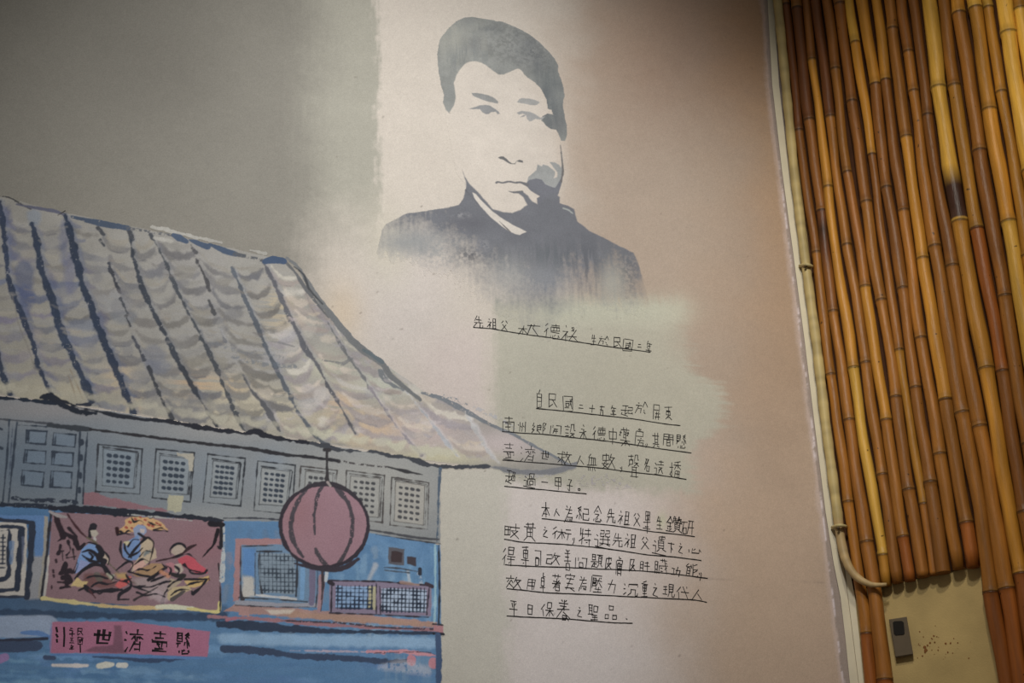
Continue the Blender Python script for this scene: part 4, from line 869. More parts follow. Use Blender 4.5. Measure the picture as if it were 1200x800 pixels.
COMP = {
 '祖': [('礻',0,0,4,9),('且',4.5,0,9,9)], '林': [('木',0,2,4,9),('大',4,0,9.4,9)],
 '德': [('彳',0,0,3,9),('十',4,0,9,2.2),('罒',4,2.2,9,4.5),('一',4,4,9,7),('心',3.5,6,9,9.4)],
 '機': [('礻',0,0,4,9),('機右',3.5,0,9,9)], '於': [('方',0,0,5,9),('於右',5,0,9,9)],
 '國': [('口',-1,0,9.6,9.6),('或',1.8,2,7.5,8.2)], '起': [('走',0,0,6,9),('己',5,1,9,6.5)],
 '屏': [('尸',0,0,9,9),('并',2,3.5,9,9)], '鄉': [('乡',0,0,3.5,9),('皀',3,1,6.5,9),('阝',6.5,0,9.5,9)],
 '開': [('门',0,0,9,9),('开',2.5,4.5,6.5,8.5)], '設': [('言',0,0,4.5,9),('殳',4.5,0,9,9)],
 '藥': [('艹',1,0,8,2),('日',3.3,2,5.8,5),('幺',0,2,3,5.5),('幺',6.2,2,9,5.5),('木',1,5,9,9.5)],
 '房': [('尸',0,1,9,9),('方',2.5,4,9,9.5),('心',3,-1,6,0)], '間': [('門',0,0,9,9),('日',2.5,4.5,6.5,9)],
 '懸': [('目',0,0,4,3.5),('縣左',0,2,4.5,6),('糸',4.5,0,9,6),('心',1,6,8.6,8.4)],
 '濟': [('氵',0,1,2.5,9),('齊',2.5,0,9,9)], '救': [('求',0,0,5,9),('攵',4.5,0,9,9)],
 '數': [('婁',0,0,5,9),('攵',4.5,0,9,9)], '聲': [('声',0,0,4.5,5),('殳',5,0,9,4.5),('耳',2.2,4.5,8.5,9.3)],
 '名': [('夕',0,0,8,8),('口',3.5,5,8,9)], '遠': [('袁',3,0,9,7.5),('辶',0,1,9,9)],
 '播': [('扌',0,1,3.5,9),('番',3,0,9,6),('田',4,5.5,8.5,9.3)], '超': [('走',0,0,6,9),('召',5.2,0,9,6),('口',5.5,3.5,9,6.5)],
 '過': [('咼',3,0,9,7.5),('口',4.3,4.6,7.5,7),('辶',0,1,9,9)], '本': [('木',0,0,9,9),('一',2.5,4,7,9.5)],
 '紀': [('糸',0,0,4.5,9),('己',4.5,1,9.3,9)], '念': [('念上',1,0,9,9),('心',0.5,6,9,9.5)],
 '畢': [('田',2,-.3,8,3.6),('畢下',0,1,9,9.5)], '鑽': [('金',0,0,4,9),('先',3.8,0,6.6,4),('先',6.3,0,9,4),('貝',4,3.5,9.2,9.2)],
 '研': [('石',0,0,4.5,9),('口',1,4.5,4.2,9),('开',4.5,0,9.3,9.3)], '岐': [('田',0,1.5,4,7),('支',3.5,0,9,9)],
 '黃': [('黃上',0,0,9,7),('田',1.8,3,7.4,7.4),('黃下',0,0.5,9,9.5)], '術': [('彳',0,0,3,9),('木',2.6,1,6.4,9),('亍',6,1,9.3,9)],
 '特': [('牛',0,0,3.8,9),('寺',3.6,0,9.2,9.5)], '選': [('己',3,0,6,3.2),('己',6.2,0,9.2,3.2),('共',3,3,9.4,7.6),('辶',0,1.5,9.5,9.3)],
 '遺': [('中',3.8,0,8.4,2.2),('貝',2.6,2.2,9.2,7.6),('辶',0,1.5,9.5,9.3)], '得': [('彳',0,1,3.5,9),('日',4,0,8.6,3.6),('一',3.5,1.5,9.5,7),('寸',3.8,4.4,9.2,9.3)],
 '專': [('士',0,0,9,3.6),('田',1.6,1.6,7.6,5.2),('寸',0,4.6,9,9.4)], '司': [('司',0,0,9,9),('口',1.6,4.6,6.4,8.4)],
 '改': [('己',0,1.5,4.4,9),('攵',4,0,9,9)], '善': [('羊',0,0,9,7.8),('口',2.2,6.2,7.6,9.4)], '問': [('门',0,0,9,9),('口',2.5,4.2,6.6,8)],
 '題': [('日',0.5,0,4.2,3.6),('是下',0,1.5,5.4,9),('頁上',4.8,0,9.4,4),('貝',5,1.2,9.4,8)], '膚': [('虍',0,0,9,9),('田',2,3.5,8.5,6),('月',1.5,5.6,8.6,9.4)],
 '肝': [('月',0,0,4.2,9),('干',4.4,0,9.2,9)], '臟': [('月',0,1,3,9),('艹',3.4,-.4,8.8,1.6),('臧',3,1,9.3,9)], '功': [('工',0,1,4,8),('力',4.2,0,9,9)],
 '能': [('厶',0,0,4.5,3.4),('月',0,3,4.2,9),('匕',5,0,9,4.2),('匕',5,4.5,9.3,9)], '效': [('交',0,0,5,9),('攵',4.6,1,9.3,9)],
 '卓': [('卓上',0,0,9,9),('日',1.8,2.6,7.4,6.6),('卓下',0,0,9,9.4)],
 '著': [('艹',0,0,9,2.2),('者上',0,0.5,9,9),('日',2.8,5.8,8,9.2)], '實': [('宀',0,0,9,4.6),('実下',0.8,2,9,9.4)],
 '壓': [('厂',0,0,9,9.4),('日',1.6,1.2,4.6,4),('月',1.2,3.4,4.8,7),('犬',4.8,1,9,6.4),('土',2.4,6.6,9,9.3)],
 '沉': [('氵',0,1,2.8,9),('冗',2.6,1,9.2,9)], '重': [('重上',0,0,9,9),('田',1.6,2.6,7.8,6.2),('重下',0,1.8,9,9.2)],
 '現': [('王',0,1,4,8),('目',4.4,0,8.6,5.6),('見下',3.6,0.2,9.2,9.2)], '代': [('亻',0,0,3.6,9),('弋',3,0,9,9.2)],
 '保': [('亻',0,1,3.6,9.3),('口',4.2,-.2,8.2,3.4),('木',3.4,3,9.4,9.2)], '養': [('羊',0,0,9,6.4),('人',-.4,3.2,9.8,8.6),('良',1.8,4.6,8.8,9.6)],
 '聖': [('耳',0,0,4.8,6.6),('口',5,1,9,4.4),('王',2.8,6,9.4,9.4)], '品': [('口',2.8,0,6.2,2.8),('口',0,6,3,9),('口',5.2,6.2,9,8.8)],
 '。': None, '，': None, '.': None}
def glyph(ch):
    if ch == '。': return [[(2,2),(6,1),(8,4),(6,8),(2,7),(2,2)]]
    if ch == '，': return [[(6,0),(7,2),(5,6),(2,9)], [(2,1),(3,3)]]
    if ch == '.': return [[(3,3),(6,7)]]
    parts = COMP.get(ch) or [(ch, 0, 0, 9, 9)]
    out = []
    for nm, x0, y0, x1, y1 in parts:
        for s in G[nm].split():
            pts = [(int(s[i]), int(s[i+1])) for i in range(0, len(s)-1, 2)]
            out.append([(x0+p[0]/9*(x1-x0), y0+p[1]/9*(y1-y0)) for p in pts])
    return out
for k in list(COMP)+list(G):
    try: glyph(k)
    except Exception as e: print('glyph trouble', k, e)
ROWS = [
 ('先 560.5 377 10 13|祖 576.5 379 11 11|父 591 381.5 8 11|林 619 385.5 23 14|德 646.5 387.5 18 16|機 668 391 18 18|生 695.5 398 6 11|於 707.5 398.5 11 10|民 723.5 401 10 11|國 736 404 11 12|二 749.5 405 5 4|年 760.5 406.5 7 13', [(555,383.5),(575,385),(592,388),(618,392),(640,395),(670,399.5),(700,404),(735,409),(762,412.5)]),
 ('自 632 467 8 20|民 647.7 469 11 15|國 666 472 12 16|二 681 476 6 6|十 693.7 478.7 6.5 9|五 705.5 480.7 7 11|年 719 481.8 7 12|起 734.4 481.5 14 11.5|於 751.5 477.5 13 13|屏 769.5 483 7.5 17|東 783 483.4 8 15', [(628.5,478.5),(660,481.5),(700,486),(740,490.5),(775,496),(797,498.5)]),
 ('南 595.7 497 12 17.5|州 611.7 499.5 9.5 11.5|鄉 631.7 501.7 16 11.5|開 651 503 12 11|設 667.8 504.5 12 14.5|永 683.5 505.8 9 16|德 701.6 507.4 14.5 15|中 717.3 510.8 9 19|藥 732 511.3 12 20|房 749.3 513 10 18|， 757.5 522 3 5|其 768.5 515.4 7 16|間 783.4 515.4 11 13|懸 798.3 517.8 11.5 16', [(588.5,505.5),(615,507.5),(640,509),(670,512.5),(700,515.5),(740,520.5),(775,526),(810,530.5)]),
 ('壺 596 528.3 12.5 19|濟 618.7 531.5 17 18|世 638.8 533.7 9.5 11.5|救 661.5 536.7 16 15|人 680 538.8 8.5 10|無 693.5 541.5 10.5 19|數 713 540.3 15 17|， 728 550 3 6|聲 742 545.7 12 25|名 758.5 545 7.5 13|遠 772.3 548.2 10.5 17|播 791.3 549.5 12.5 17', [(589,539),(615,541),(640,543),(670,545.5),(700,548),(740,553),(775,557),(804,561.5)]),
 ('超 597.9 559 12 14.5|過 620.6 563 13 16|一 638.5 564.3 8 4|甲 654 566.5 8 14|子 667.8 568.6 6.5 13|。 678.4 573.5 3.5 3.5', [(591,569.5),(615,572),(640,574),(665,576.5),(687,578.5)]),
 ('本 639 597.2 10 16|人 652.3 600 6 8|為 666.7 602.6 10 19|紀 682.6 601.5 14.6 14.6|念 699.5 601.5 10.5 17|先 716 604.3 9 15.5|祖 731 606.5 13 14.5|父 746 609 8 14|畢 758.2 611.4 8 22|生 772.3 612.8 7 14|鑽 789.6 613.8 17 17|研 805.6 618 14 15', [(635,607.5),(660,610),(690,613),(725,616.5),(759,622),(785,625),(814,628.5)]),
 ('岐 599.8 622 17.5 16|黃 620.6 622.4 13 19|之 638.8 623 6 12|術 657.7 624.3 21 13.5|， 672 634 3.5 8|特 685.6 628.6 13 19|選 705.5 631.6 17 20|先 723.8 632.3 11 15|祖 738.7 633.6 12.5 14.5|父 755.5 636.3 9 13.5|遺 772.3 638.5 14.5 21|下 785.8 641.4 8 11|之 797.5 642.3 5 11.5|心 813.5 644 14.6 8', [(591,631.5),(612,635),(640,636.5),(665,638),(700,641.5),(730,645.5),(760,650),(790,652.5),(821.5,656.5)]),
 ('得 595.7 651.5 14 21|專 615.7 651.8 9 22.5|司 629.8 654 9 17|改 647.7 654.2 16 12.5|善 664.8 655.3 8 22|問 681 659 12.5 13.5|題 699 657.2 12.5 15|皮 713.1 659.5 6.5 13.5|膚 725.4 662.7 7.5 21|及 740.8 662.2 7 13|肝 755 663.3 11 10.5|臟 774.4 664 14.5 16.5|功 792.2 669.5 10.5 11|能 810.5 668 12.5 14|， 820.7 675.3 3.5 9', [(592,661.5),(625,663.5),(660,664.5),(700,666.5),(730,667.5),(760,669.5),(795,673),(829,677.5)]),
 ('效 601.7 681.8 16.5 14|用 622.5 684.2 9 12.5|卓 636 681.3 6.5 20.5|著 652 682 10 18|實 667.2 681.5 12 19|為 683 684 10 16|壓 698.6 683.7 13 18|力 717.5 686.7 9.5 15|沉 738.8 690.2 15.5 14|重 755 689.3 7 17|之 767.7 691 6 14.5|現 783.2 691.6 12.5 13.5|代 800 694.5 13.5 13.5|人 817.2 696.6 10.5 11.5', [(594,689.5),(615,691.5),(640,694.3),(680,696),(720,698),(760,700),(800,702),(815,703),(828,705.5)]),
 ('平 601.4 712.4 9.5 20|日 621.2 714 6.5 10.5|保 641 713.7 13.5 15|養 660 714 13.5 21|之 679 717 5.5 11|聖 694.7 716.7 11 17.5|品 716 717.3 14.5 15|. 734 724.7 2.5 2.5', [(594,721.5),(620,723),(645,724),(670,725.5),(700,728),(720,729.5),(741,730)])]
M_INK = material('black_marker_ink', (22, 19, 18), 0.6)
M_BRUSH = material('dark_brush_ink', (26, 14, 22), 0.7)
def ribbon(verts, faces, pts, w, off=0.0005):
    """flat pen stroke on the wall, in wall metres"""
    Q = [uvm(mural(*p)) for p in pts]; n = len(Q); base = len(verts)
    for i in range(n):
        a = Q[max(i-1, 0)]; b = Q[min(i+1, n-1)]; t = b-a; t = t/max(np.linalg.norm(t), 1e-9); nn = np.array([-t[1], t[0]])
        ww = (w if np.isscalar(w) else w[i])*PXM/2
        if 0 < i < n-1:
            t1 = (Q[i]-Q[i-1]); t2 = (Q[i+1]-Q[i]); c = t1.dot(t2)/max(np.linalg.norm(t1)*np.linalg.norm(t2), 1e-9); ww *= min(1.5, 1/math.sqrt(max((1+c)/2, .3)))
        e = t*ww*0.6 if i == n-1 else (-t*ww*0.6 if i == 0 else 0*t)
        for s in (1, -1):
            q = Q[i]+e+nn*ww*s; verts.append(muv(q[0], q[1], off).tolist())
    for i in range(n-1):
        faces.append([base+2*i, base+2*i+1, base+2*i+3, base+2*i+2])
RT = random.Random(5)
ORD = ['topmost', 'second', 'third', 'fourth', 'fifth', 'sixth', 'seventh', 'eighth', 'ninth', 'lowest']
def put_glyph(ch, cx, cy, w, h, parent, mat, pw, name='written_character', jit=.3, slope=0.09):
    verts = []; faces = []
    for st_ in glyph(ch):
        P = []
        dx = RT.uniform(-jit, jit); dy = RT.uniform(-jit, jit)
        rot = RT.uniform(-.05, .05); ex = RT.uniform(.88, 1.02)
        mx_ = sum(p[0] for p in st_)/len(st_); my_ = sum(p[1] for p in st_)/len(st_)
        for (gx, gy) in st_:
            gx, gy = mx_+((gx-mx_)-rot*(gy-my_)*2)*ex - (gy-4.5)*0.05, my_+((gy-my_)+rot*(gx-mx_))*ex
            x = cx+(gx/9-0.5)*w*1.04+dx; y = cy+(gy/9-0.5)*h*1.04+dy+(gx/9-.5)*w*slope
            P.append((x+RT.uniform(-jit, jit), y+RT.uniform(-jit, jit)))
        if len(P) == 1: P.append((P[0][0]+.5, P[0][1]+.5))
        k = RT.uniform(.85, 1.15)
        ribbon(verts, faces, P, [pw*k*((1.0 if i == 0 else (.95 if i < len(P)-1 else .8)) if mat is M_INK else (1.25 if i == 0 else (.8 if i < len(P)-1 else .55))) for i in range(len(P))])
    return link(name, mesh(name, verts, faces), parent, mat)
for ri, (row, ul) in enumerate(ROWS):
    v = []; f = []
    n = 26; U = curve(ul, 6)
    ribbon(v, f, [(p[0], p[1]+RT.uniform(-.12, .12)) for p in U], [1.2*RT.uniform(.8, 1.2) for _ in U])
    first = row[0]
    line_ = thing('handwritten_line', None, '%s of the ten underlined lines of black handwriting under the portrait' % ORD[ri], 'writing', 'underlined handwriting on the wall')
    link('underline', mesh('underline', v, f), line_, M_INK)
    for tok in row.split('|'):
        ch, cx, cy, w, h = tok.split()
        put_glyph(ch, float(cx), float(cy), float(w), float(h), line_, M_INK, 1.02 if ri > 4 else 0.92)
for ch, cx, cy, w, h, pw in (('懸', 215, 754.5, 15, 25, 1.5), ('壺', 187, 751, 16, 22, 1.6), ('濟', 157, 750, 20, 25, 1.5), ('世', 120, 747, 20, 17, 2.3), ('民', 94, 740, 7, 8, .8), ('國', 94.5, 750, 6, 7, .7), ('二', 84, 737, 4, 3, 1.0), ('十', 84.5, 743, 6, 6, 1), ('五', 84.5, 750, 5, 6, .7), ('年', 84.5, 758.5, 5, 6, .7)):
    put_glyph(ch, cx, cy, w, h, sign, M_BRUSH, pw*1.15, 'brushed_character', jit=.3, slope=.04)
v = []; f = []
for pts, w in (([(75,735),(75.5,745),(74.8,757)], 1.8), ([(66,735),(67,740)], 2), ([(66,743),(67.5,746)], 2), ([(66.5,749),(67,752)], 1.8), ([(94,755),(94.3,764)], 1.2)): ribbon(v, f, pts, w)
link('brushed_column', mesh('brushed_column', v, f), sign, M_BRUSH, kind='stuff')
# ------------------------------------------------------------------ the corner and the bamboo wall
def bz(p): return p[2]
BW = 2.3
v, f = box_between(CORNER, CORNER+BU*BW, 0, H, BN, 0.12)
M_BOARD = material('olive_tan_plaster', (184, 160, 106), 0.85, noise=0.16, nscale=14, bump=0.3, bscale=300)
wall_right = link('wall_right', mesh('wall_right', v, f), None, M_BOARD, kind='structure')
# dark sheet added as painted shade in the cane gaps, above the cut-out
M_GAPSHADE = material('gap_shade_brown', (66, 38, 18), 0.9, noise=.3, nscale=20)
zc = bam(1090, 674)[2]
v, f = box_between(CORNER+BU*0.01+BN*0.003, CORNER+BU*BW+BN*0.003, zc, H, BN, 0.0026)
link('gap_shade_sheet', mesh('gap_shade_sheet', v, f), wall_right, M_GAPSHADE)
fl = [CORNER-MU*4.2, CORNER+MU*0.1, CORNER+BU*BW, CORNER+BU*BW+MN*4, CORNER-MU*4.2+MN*5.5]
v = [[p[0], p[1], 0.0] for p in fl]+[[p[0], p[1], -0.1] for p in fl]; n = len(fl)
link('floor', mesh('floor', v, [list(range(n))[::-1], list(range(n, 2*n))]+[[i, (i+1) % n, n+(i+1) % n, n+i] for i in range(n)]), None, material('grey_floor', (120, 112, 104), 0.7, noise=.1, nscale=8), kind='structure')

M_CANE = material('bamboo_cane', attr=True, rough=0.44, noise=0.28, nscale=11, bump=0.5, bscale=60, spec=0.28, stretch=(9, 9, 0.9))
PAL = {'d': (98,58,28), 'b': (130,82,34), 'm': (152,99,38), 'g': (178,124,44), 'y': (212,164,66), 'k': (62,38,26), 'o': (150,86,34)}
YS = [0,100,200,300,400,500,600,700,800]
CANES = [ # centre (in quarter pixels right of x=900) at each height, width in quarter pixels, node heights (px), colours between nodes
 ([80,125,170,225,277,325,385,442,482], [40,40,42,45,45,48,50,52,62], [153,296,439,588,742], 'dbmmmo'),
 ([130,175,222,275,327,382,445,500,552], [50,50,48,46,48,52,58,66,72], [141,247,365,492,635,796], 'dbdmbbo'),
 ([180,222,270,322,382,440,505,565,625], [38,38,44,46,52,50,50,50,50], [70,219,431,650], 'bggyg'),
 ([225,272,322,377,447,500,562,622,682], [46,46,42,46,50,50,52,52,52], [137,287,425,556], 'dmmmb'),
 ([275,325,370,435,497,555,617,680,740], [46,44,42,50,50,52,54,54,54], [81,202,336,492], 'bmbgm'),
 ([330,387,437,495,565,617,680,740,800], [52,46,52,52,50,54,58,58,58], [119,237,352,465,574], 'bbmmbb'),
 ([380,440,497,550,606,672,733,795,855], [40,46,36,42,42,40,42,44,44], [50,181,410], 'ygbg'),
 ([440,500,547,607,665,718,782,845,905], [54,50,48,54,50,52,66,66,66], [99,220,338,454,565], 'gbbbbb'),
 ([507,557,604,665,719,785,852,915,975], [44,46,50,52,52,60,58,60,60], [94,247,396,532], 'gbmmm'),
 ([570,617,664,728,785,855,920,985,1045], [48,54,52,54,66,62,62,62,62], [34,161,303,468], 'mmggm'),
 ([625,677,729,790,852,925,995,1052,1120], [46,46,52,60,64,70,62,72,72], [61,107,289,484,694], 'bmmmmo'),
 ([680,732,785,855,920,992,1062,1128,1182], [46,46,50,60,62,66,66,74,74], [135,312,500,690], 'bbmmo'),
 ([755,802,855,925,1000,1067,1135,1200,1262], [66,66,72,72,72,68,64,70,70], [103,260,432,672], 'yyggo'),
 ([825,872,930,1005,1075,1140,1202,1268,1330], [52,56,58,62,58,58,64,68,68], [101,268,435,600], 'mgodb'),
 ([890,945,1008,1077,1142,1207,1272,1335,1395], [60,60,64,64,62,64,64,64,64], [16,177,347,520], 'gmbmb'),
 ([965,1020,1087,1152,1218,1284,1350,1415,1478], [62,62,70,66,66,66,66,66,66], [10,129,260,450], 'yggyb'),
 ([1025,1092,1157,1222,1288,1354,1420,1485,1550], [44,48,52,58,60,60,60,60,60], [9,108,300,500], 'ygggm'),
 ([1110,1162,1225,1292,1358,1424,1490,1555,1620], [72,72,70,70,68,68,68,68,68], [39,200,380,560], 'yygmg'),
 ([1178,1232,1295,1362,1428,1494,1560,1625,1690], [56,58,60,62,62,62,62,62,62], [11,160,330,480], 'gygmb')]
for e in range(1, 9):   # the wall goes on past the frame
    c, w, nd, cl = CANES[-1][0], 62, [60+e*13, 240+e*9, 420+e*7, 610], random.Random(e).choice(['gygmb', 'mggbm', 'ygmmb'])
    CANES.append(([CANES[18][0][i]+e*66 for i in range(9)], [62]*9, nd, cl))
nt_ = M_CANE.node_tree; bs_ = nt_.nodes['Principled BSDF']; src_ = bs_.inputs['Base Color'].links[0].from_socket
tc_ = nt_.nodes.new('ShaderNodeTexCoord'); n_ = nt_.nodes.new('ShaderNodeTexNoise'); n_.inputs['Scale'].default_value = 95; n_.inputs['Detail'].default_value = 1
nt_.links.new(tc_.outputs['Object'], n_.inputs['Vector'])
mr_ = nt_.nodes.new('ShaderNodeMapRange'); mr_.inputs[1].default_value = 0.76; mr_.inputs[2].default_value = 0.79; mr_.inputs[3].default_value = 1.0; mr_.inputs[4].default_value = 0.3
nt_.links.new(n_.outputs[0], mr_.inputs[0]); sc_ = nt_.nodes.new('ShaderNodeVectorMath'); sc_.operation = 'SCALE'
nt_.links.new(src_, sc_.inputs[0]); nt_.links.new(mr_.outputs[0], sc_.inputs['Scale']); nt_.links.new(sc_.outputs[0], bs_.inputs['Base Color'])
RC = random.Random(3)
cutz = lambda px: None
def cane(ci, xs, ws, nodes, cl):
    yc = [y for y in YS]; cx = [900+x/4 for x in xs]; w = [v/4 for v in ws]
    ends = 2 <= ci <= 9                                              # these stop at the cut-out
    ycut = 683-(cx[7]-900-140+ -0)*0.0
    def X(y):
        if y <= 0: return cx[0]+(cx[1]-cx[0])/100*y
        if y >= 800: return cx[8]+(cx[8]-cx[7])/100*(y-800)
        return float(np.interp(y, yc, cx)) + 0.8*math.sin(y/37.0+ci*1.7) + 0.4*math.sin(y/14.0+ci*2.9)
    def Wd(y): return float(np.interp(y, yc, w))
    ytop = -230 if ci < 19 else -100; ybot = 1050
    if ends:
        for y in range(600, 760):
            if y >= 685-(X(y)-1040)*0.205: ybot = y-1+RC.uniform(-1.2, 1.2); break
    # nodes continue above and below the picture
    nodes = sorted(nodes); gap = np.mean(np.diff(nodes)) if len(nodes) > 1 else 160
    alln = list(nodes); cols_ = list(cl)
    a = nodes[0]
    while a-gap > ytop: a -= gap; alln.insert(0, a); cols_.insert(0, RC.choice('bmdm'))
    a = nodes[-1]
    while a+gap < ybot: a += gap; alln.append(a); cols_.append(RC.choice('omb'))
    # sample heights
    ysmp = set([ytop, ybot])
    y = ytop
    while y < ybot: ysmp.add(y); y += 25
    for nd in alln:
        for d in (-9, -4, -1.5, -0.6, 0.0, 0.6, 1.4, 3, 8):
            if ytop < nd+d < ybot: ysmp.add(nd+d)
    ysmp = sorted(ysmp)
    P = []; Rr = []; C = []
    r0 = np.mean([Wd(y)*PXM*0.5*1.03 for y in (100, 300, 500)])
    for y in ysmp:
        x = X(y)
        dist = np.linalg.norm(bam(x, y)-CAM)/2.9
        r = Wd(y)*PXM*0.5*dist*1.0
        k = min(abs(y-nd) for nd in alln); nn = min(alln, key=lambda q: abs(y-q)); s = y-nn
        if -0.3 < s < 0.3: rr = r*0.985
        elif k < 2: rr = r*1.075
        elif k < 5: rr = r*1.02
        else: rr = r*(0.985-0.02*math.sin((y-nn)/40)+0.04*math.sin(y/27.0+ci*3.1))
        P.append(bam(x, y, 0.004+r*0.86)); Rr.append(rr)
        si = sum(1 for q in alln if q < y-0.01); c = np.array(PAL[cols_[min(si, len(cols_)-1)]], float)
        if ci == 12 and 198 < y < 258: c = np.array(PAL['k'], float)+min(1, max(0, (y-245)/12))*20
        if ci == 1 and 262 < y < 285: c = c*0.6
        if ci == 3 and y > 400: pass
        if y > 300 and cols_[min(si, len(cols_)-1)] in 'bd': c = (c+np.array(PAL['m']))/2
        rs = random.Random(ci*31+si); t = rs.uniform(.9, 1.1); c = c*t
        if abs(s) <= 0.5: c = c*0.42
        elif -2 < s < 0: c = c*0.8+np.array([30, 26, 18])*0.6
        elif 0 < s < 3: c = c*0.66
        elif -6 < s <= -2: c = c*0.9
        C.append(s2l(np.clip(c, 0, 255)))
    V, F, CC = tube(P, Rr, 14, C, nrm=BN)
    # a little streaking around each cane
    V = np.array(V); CC = np.array(CC); ph = [RC.uniform(.86, 1.1) for _ in range(14)]
    for k in range(14): CC[k::14] *= ph[k]
    return V, F, CC

for ci, (xs, ws, nd, cl) in enumerate(CANES):
    V, F, CC = cane(ci, xs, ws, nd, cl)
    me = mesh('bamboo_cane', V, F, CC, smooth=True)
    for p_ in me.polygons:
        if len(p_.vertices) > 4: p_.use_smooth = False
    o = link('bamboo_cane', me, wall_right, M_CANE)
# split culm: thin slits seen in the top left canes
M_DARKSLIT = material('dark_slit', (30, 18, 10), 0.9)

# plaster trim strip in the corner
M_TRIM = material('cream_trim', (214, 205, 178), 0.7, noise=.06, nscale=30)
def strip(name, L_, R_, off0, thick, mat, wallf, n, kind=None, parent=None):
    v = []; f = []
    for (xl, y), (xr, _) in zip(L_, R_):
        a = wallf(xl, y, off0); b = wallf(xr, y, off0)
        a2 = wallf(xl, y, off0+thick); b2 = wallf(xr, y, off0+thick)
        v += [a.tolist(), b.tolist(), b2.tolist(), a2.tolist()]
    for i in range(len(L_)-1):
        b = i*4
        for k in range(4): f.append([b+k, b+(k+1) % 4, b+4+(k+1) % 4, b+4+k])
    f.append([0, 1, 2, 3]); e = (len(L_)-1)*4; f.append([e+3, e+2, e+1, e])
    return link(name, mesh(name, v, f), parent, mat, kind=kind)
ys = [-150,0,100,200,300,400,500,600,660,700,750,800,1000]
lx = [883,899.5,905,916.5,930,943,955,967.5,977,985,991,996,1021]
rx = [890,907,913,924.5,938,951,963,975,990,1000.5,1005,1011,1036]
for i in range(len(ys)):   # keep on the mural side of the corner line
    lim = 906.8+0.1242*ys[i]-0.2; rx[i] = min(rx[i], lim+ (0 if ys[i] < 640 else 0))
strip('trim_1', list(zip(lx, ys)), list(zip(rx, ys)), 0.0008, 0.004, M_TRIM, mural, None, kind='structure')
# lower right lip of the trim, on the bamboo side
ys2 = [640,680,700,750,800,1000]; l2 = [987,991.5,994,1000.2,1006.4,1031.2]; r2 = [988,998,1002,1007.5,1012.5,1037]
strip('trim_2', [(a+.1, b) for a, b in zip(l2, ys2)], list(zip(r2, ys2)), 0.0008, 0.004, M_TRIM, bam, None, kind='structure')

# the pale tan pole that climbs the corner
pole = thing('corner_cable', None, 'pale tan cable running up the corner beside the bamboo, bent right at the bottom', 'cable')
M_POLE = material('tan_cable', attr=True, rough=0.55, noise=.16, nscale=10, bump=.4, bscale=40, spec=.35, stretch=(8, 8, 1.4))
pp = [(45,-150,42),(45,0,42),(84,100,42),(122,200,42),(172,300,44),(226,400,46),(272,500,46),(325,600,46),(333,617,44),(343,634,42),(358,652,42),(380,665,40),(410,675,36),(445,681,30),(480,685,26),(520,685.5,22),(556,684.5,16)]
P = []; Rr = []; C = []
px_ = [900+p[0]/4 for p in pp]; px_[0] = 893.5; py_ = [p[1] for p in pp]; pw_ = [p[2]/4 for p in pp]
t = np.concatenate([[0], np.cumsum(np.hypot(np.diff(px_), np.diff(py_)))])
for s in np.linspace(0, t[-1], 150):
    x = np.interp(s, t, px_); y = np.interp(s, t, py_); w = np.interp(s, t, pw_)
    r = w*PXM*.5*np.linalg.norm(bam(x, y)-CAM)/2.9
    P.append(bam(x, y, 0.014+0.016*sstep(640, 684, y)+r)); Rr.append(r*(1+0.05*math.sin(s/7.0)+RC.uniform(-.03, .03)))
    c = np.array((178,158,104), float) if y < 610 else np.array((172,146,100), float)
    if y < 130: c = c*0.92
    C.append(s2l(c*RC.uniform(.9, 1.06)))
V, F, CC = tube(P, Rr, 12, C, nrm=BN); link('cable_run', mesh('cable_run', V, F, CC, smooth=True), pole, M_POLE)
for (x0, y0, x1, y1) in ((937.5,311.5,952,312.5), (975.5,618,991.5,617)):
    P = []; Rr = []; 
    for s in np.linspace(0, 1, 9):
        x = x0+(x1-x0)*s; y = y0+(y1-y0)*s + (-2.2)*math.sin(math.pi*s)
        P.append(bam(x, y, 0.022+0.016*math.sin(math.pi*s))); Rr.append(0.0034)
    V, F, CC = tube(P, Rr, 8, [s2l((176,160,110))]*9, nrm=np.array([0, 0, 1.0])); link('cable_clip', mesh('cable_clip', V, F, CC, smooth=True), pole, M_POLE)
    P = [bam((x0+x1)/2-1, y0+1.5, 0.038), bam((x0+x1)/2-1, y0-.5, 0.041)]; V, F, CC = tube(P, [0.0028, 0.0022], 8, [s2l((70,56,34))]*2, nrm=np.array([1.0, 0, 0])); link('clip_screw', mesh('clip_screw', V, F, CC), pole, M_POLE)

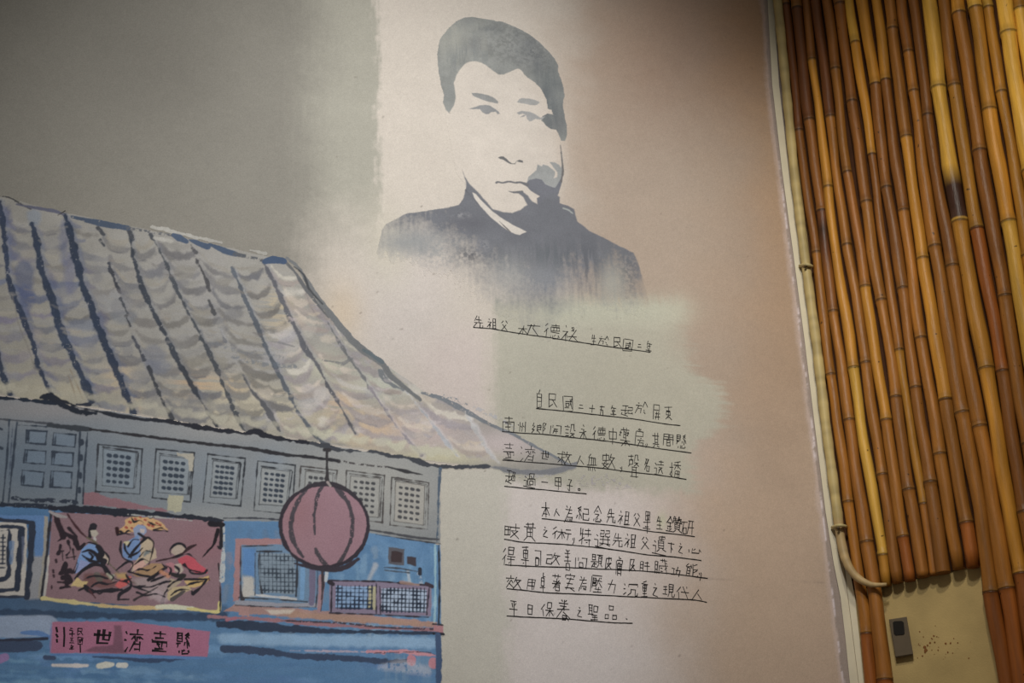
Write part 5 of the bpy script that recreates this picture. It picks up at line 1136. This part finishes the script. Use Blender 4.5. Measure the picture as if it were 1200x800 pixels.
# outlet box on the bare patch
box = thing('outlet_box', None, 'small grey-brown wall outlet with a dark socket hole on the bare tan patch', 'outlet')
M_PLATE = material('grey_plastic', (98, 86, 68), 0.5, noise=.08, nscale=60); M_HOLE = material('black_socket', (22, 18, 12), 0.6)
def slab(name, q, o0, o1, mat, parent, bev=0.0012, label=None):
    a = [bam(x, y, o0) for x, y in q]; b = [bam(x, y, o1) for x, y in q]; cen = sum(b)/4
    b1 = [p-BN*bev for p in b]; b2 = [p+(cen-p)/np.linalg.norm(cen-p)*bev*1.4 for p in b]
    V = a+b1+b2; F = []
    for L0 in (0, 4):
        for k in range(4): F.append([L0+k, L0+(k+1) % 4, L0+4+(k+1) % 4, L0+4+k])
    F.append([8, 9, 10, 11]); F.append([3, 2, 1, 0])
    return link(name, mesh(name, V, F), parent, mat, label)
slab('outlet_plate', [(1041.7,725.5),(1062.3,722.3),(1070,766.5),(1049.2,770)], 0.0, 0.012, M_PLATE, box)
hole = [(1046.2,729),(1048.5,727.6),(1056.5,727.2),(1059,729),(1060,741.5),(1058.5,743.2),(1049.5,743.9),(1047.4,742)]
a = [bam(x, y, 0.0118) for x, y in hole]; b = [bam(x, y, 0.0132) for x, y in hole]; n = 8
link('socket_hole', mesh('socket_hole', a+b, [[i, (i+1) % n, n+(i+1) % n, n+i] for i in range(n)]+[list(range(n, 2*n))]), box, M_HOLE)
# rust stains on the patch
v = []; f = []
rs = random.Random(2)
for _ in range(34):
    x = rs.gauss(1095, 18); y = rs.gauss(758, 9)
    if x < 1072 or x > 1150: continue
    r = rs.uniform(.3, 1.3); b0 = len(v); k = 7
    for i in range(k):
        a_ = 2*math.pi*i/k; v.append(bam(x+r*math.cos(a_)*rs.uniform(.7, 1.2), y+r*math.sin(a_)*rs.uniform(.7, 1.3), 0.0005).tolist())
    f.append(list(range(b0, b0+k)))
for (x, y, r) in ((1083.5,758,1.8),(1085,761.5,2.2),(1087,756,1.2),(1084,764,1.2)):
    b0 = len(v)
    for i in range(9):
        a_ = 2*math.pi*i/9; v.append(bam(x+r*math.cos(a_)*rs.uniform(.7, 1.2), y+r*math.sin(a_)*rs.uniform(.7, 1.3), 0.0005).tolist())
    f.append(list(range(b0, b0+9)))
link('rust_stain', mesh('rust_stain', v, f), wall_right, material('rust', (128, 84, 44), .9), kind=None)
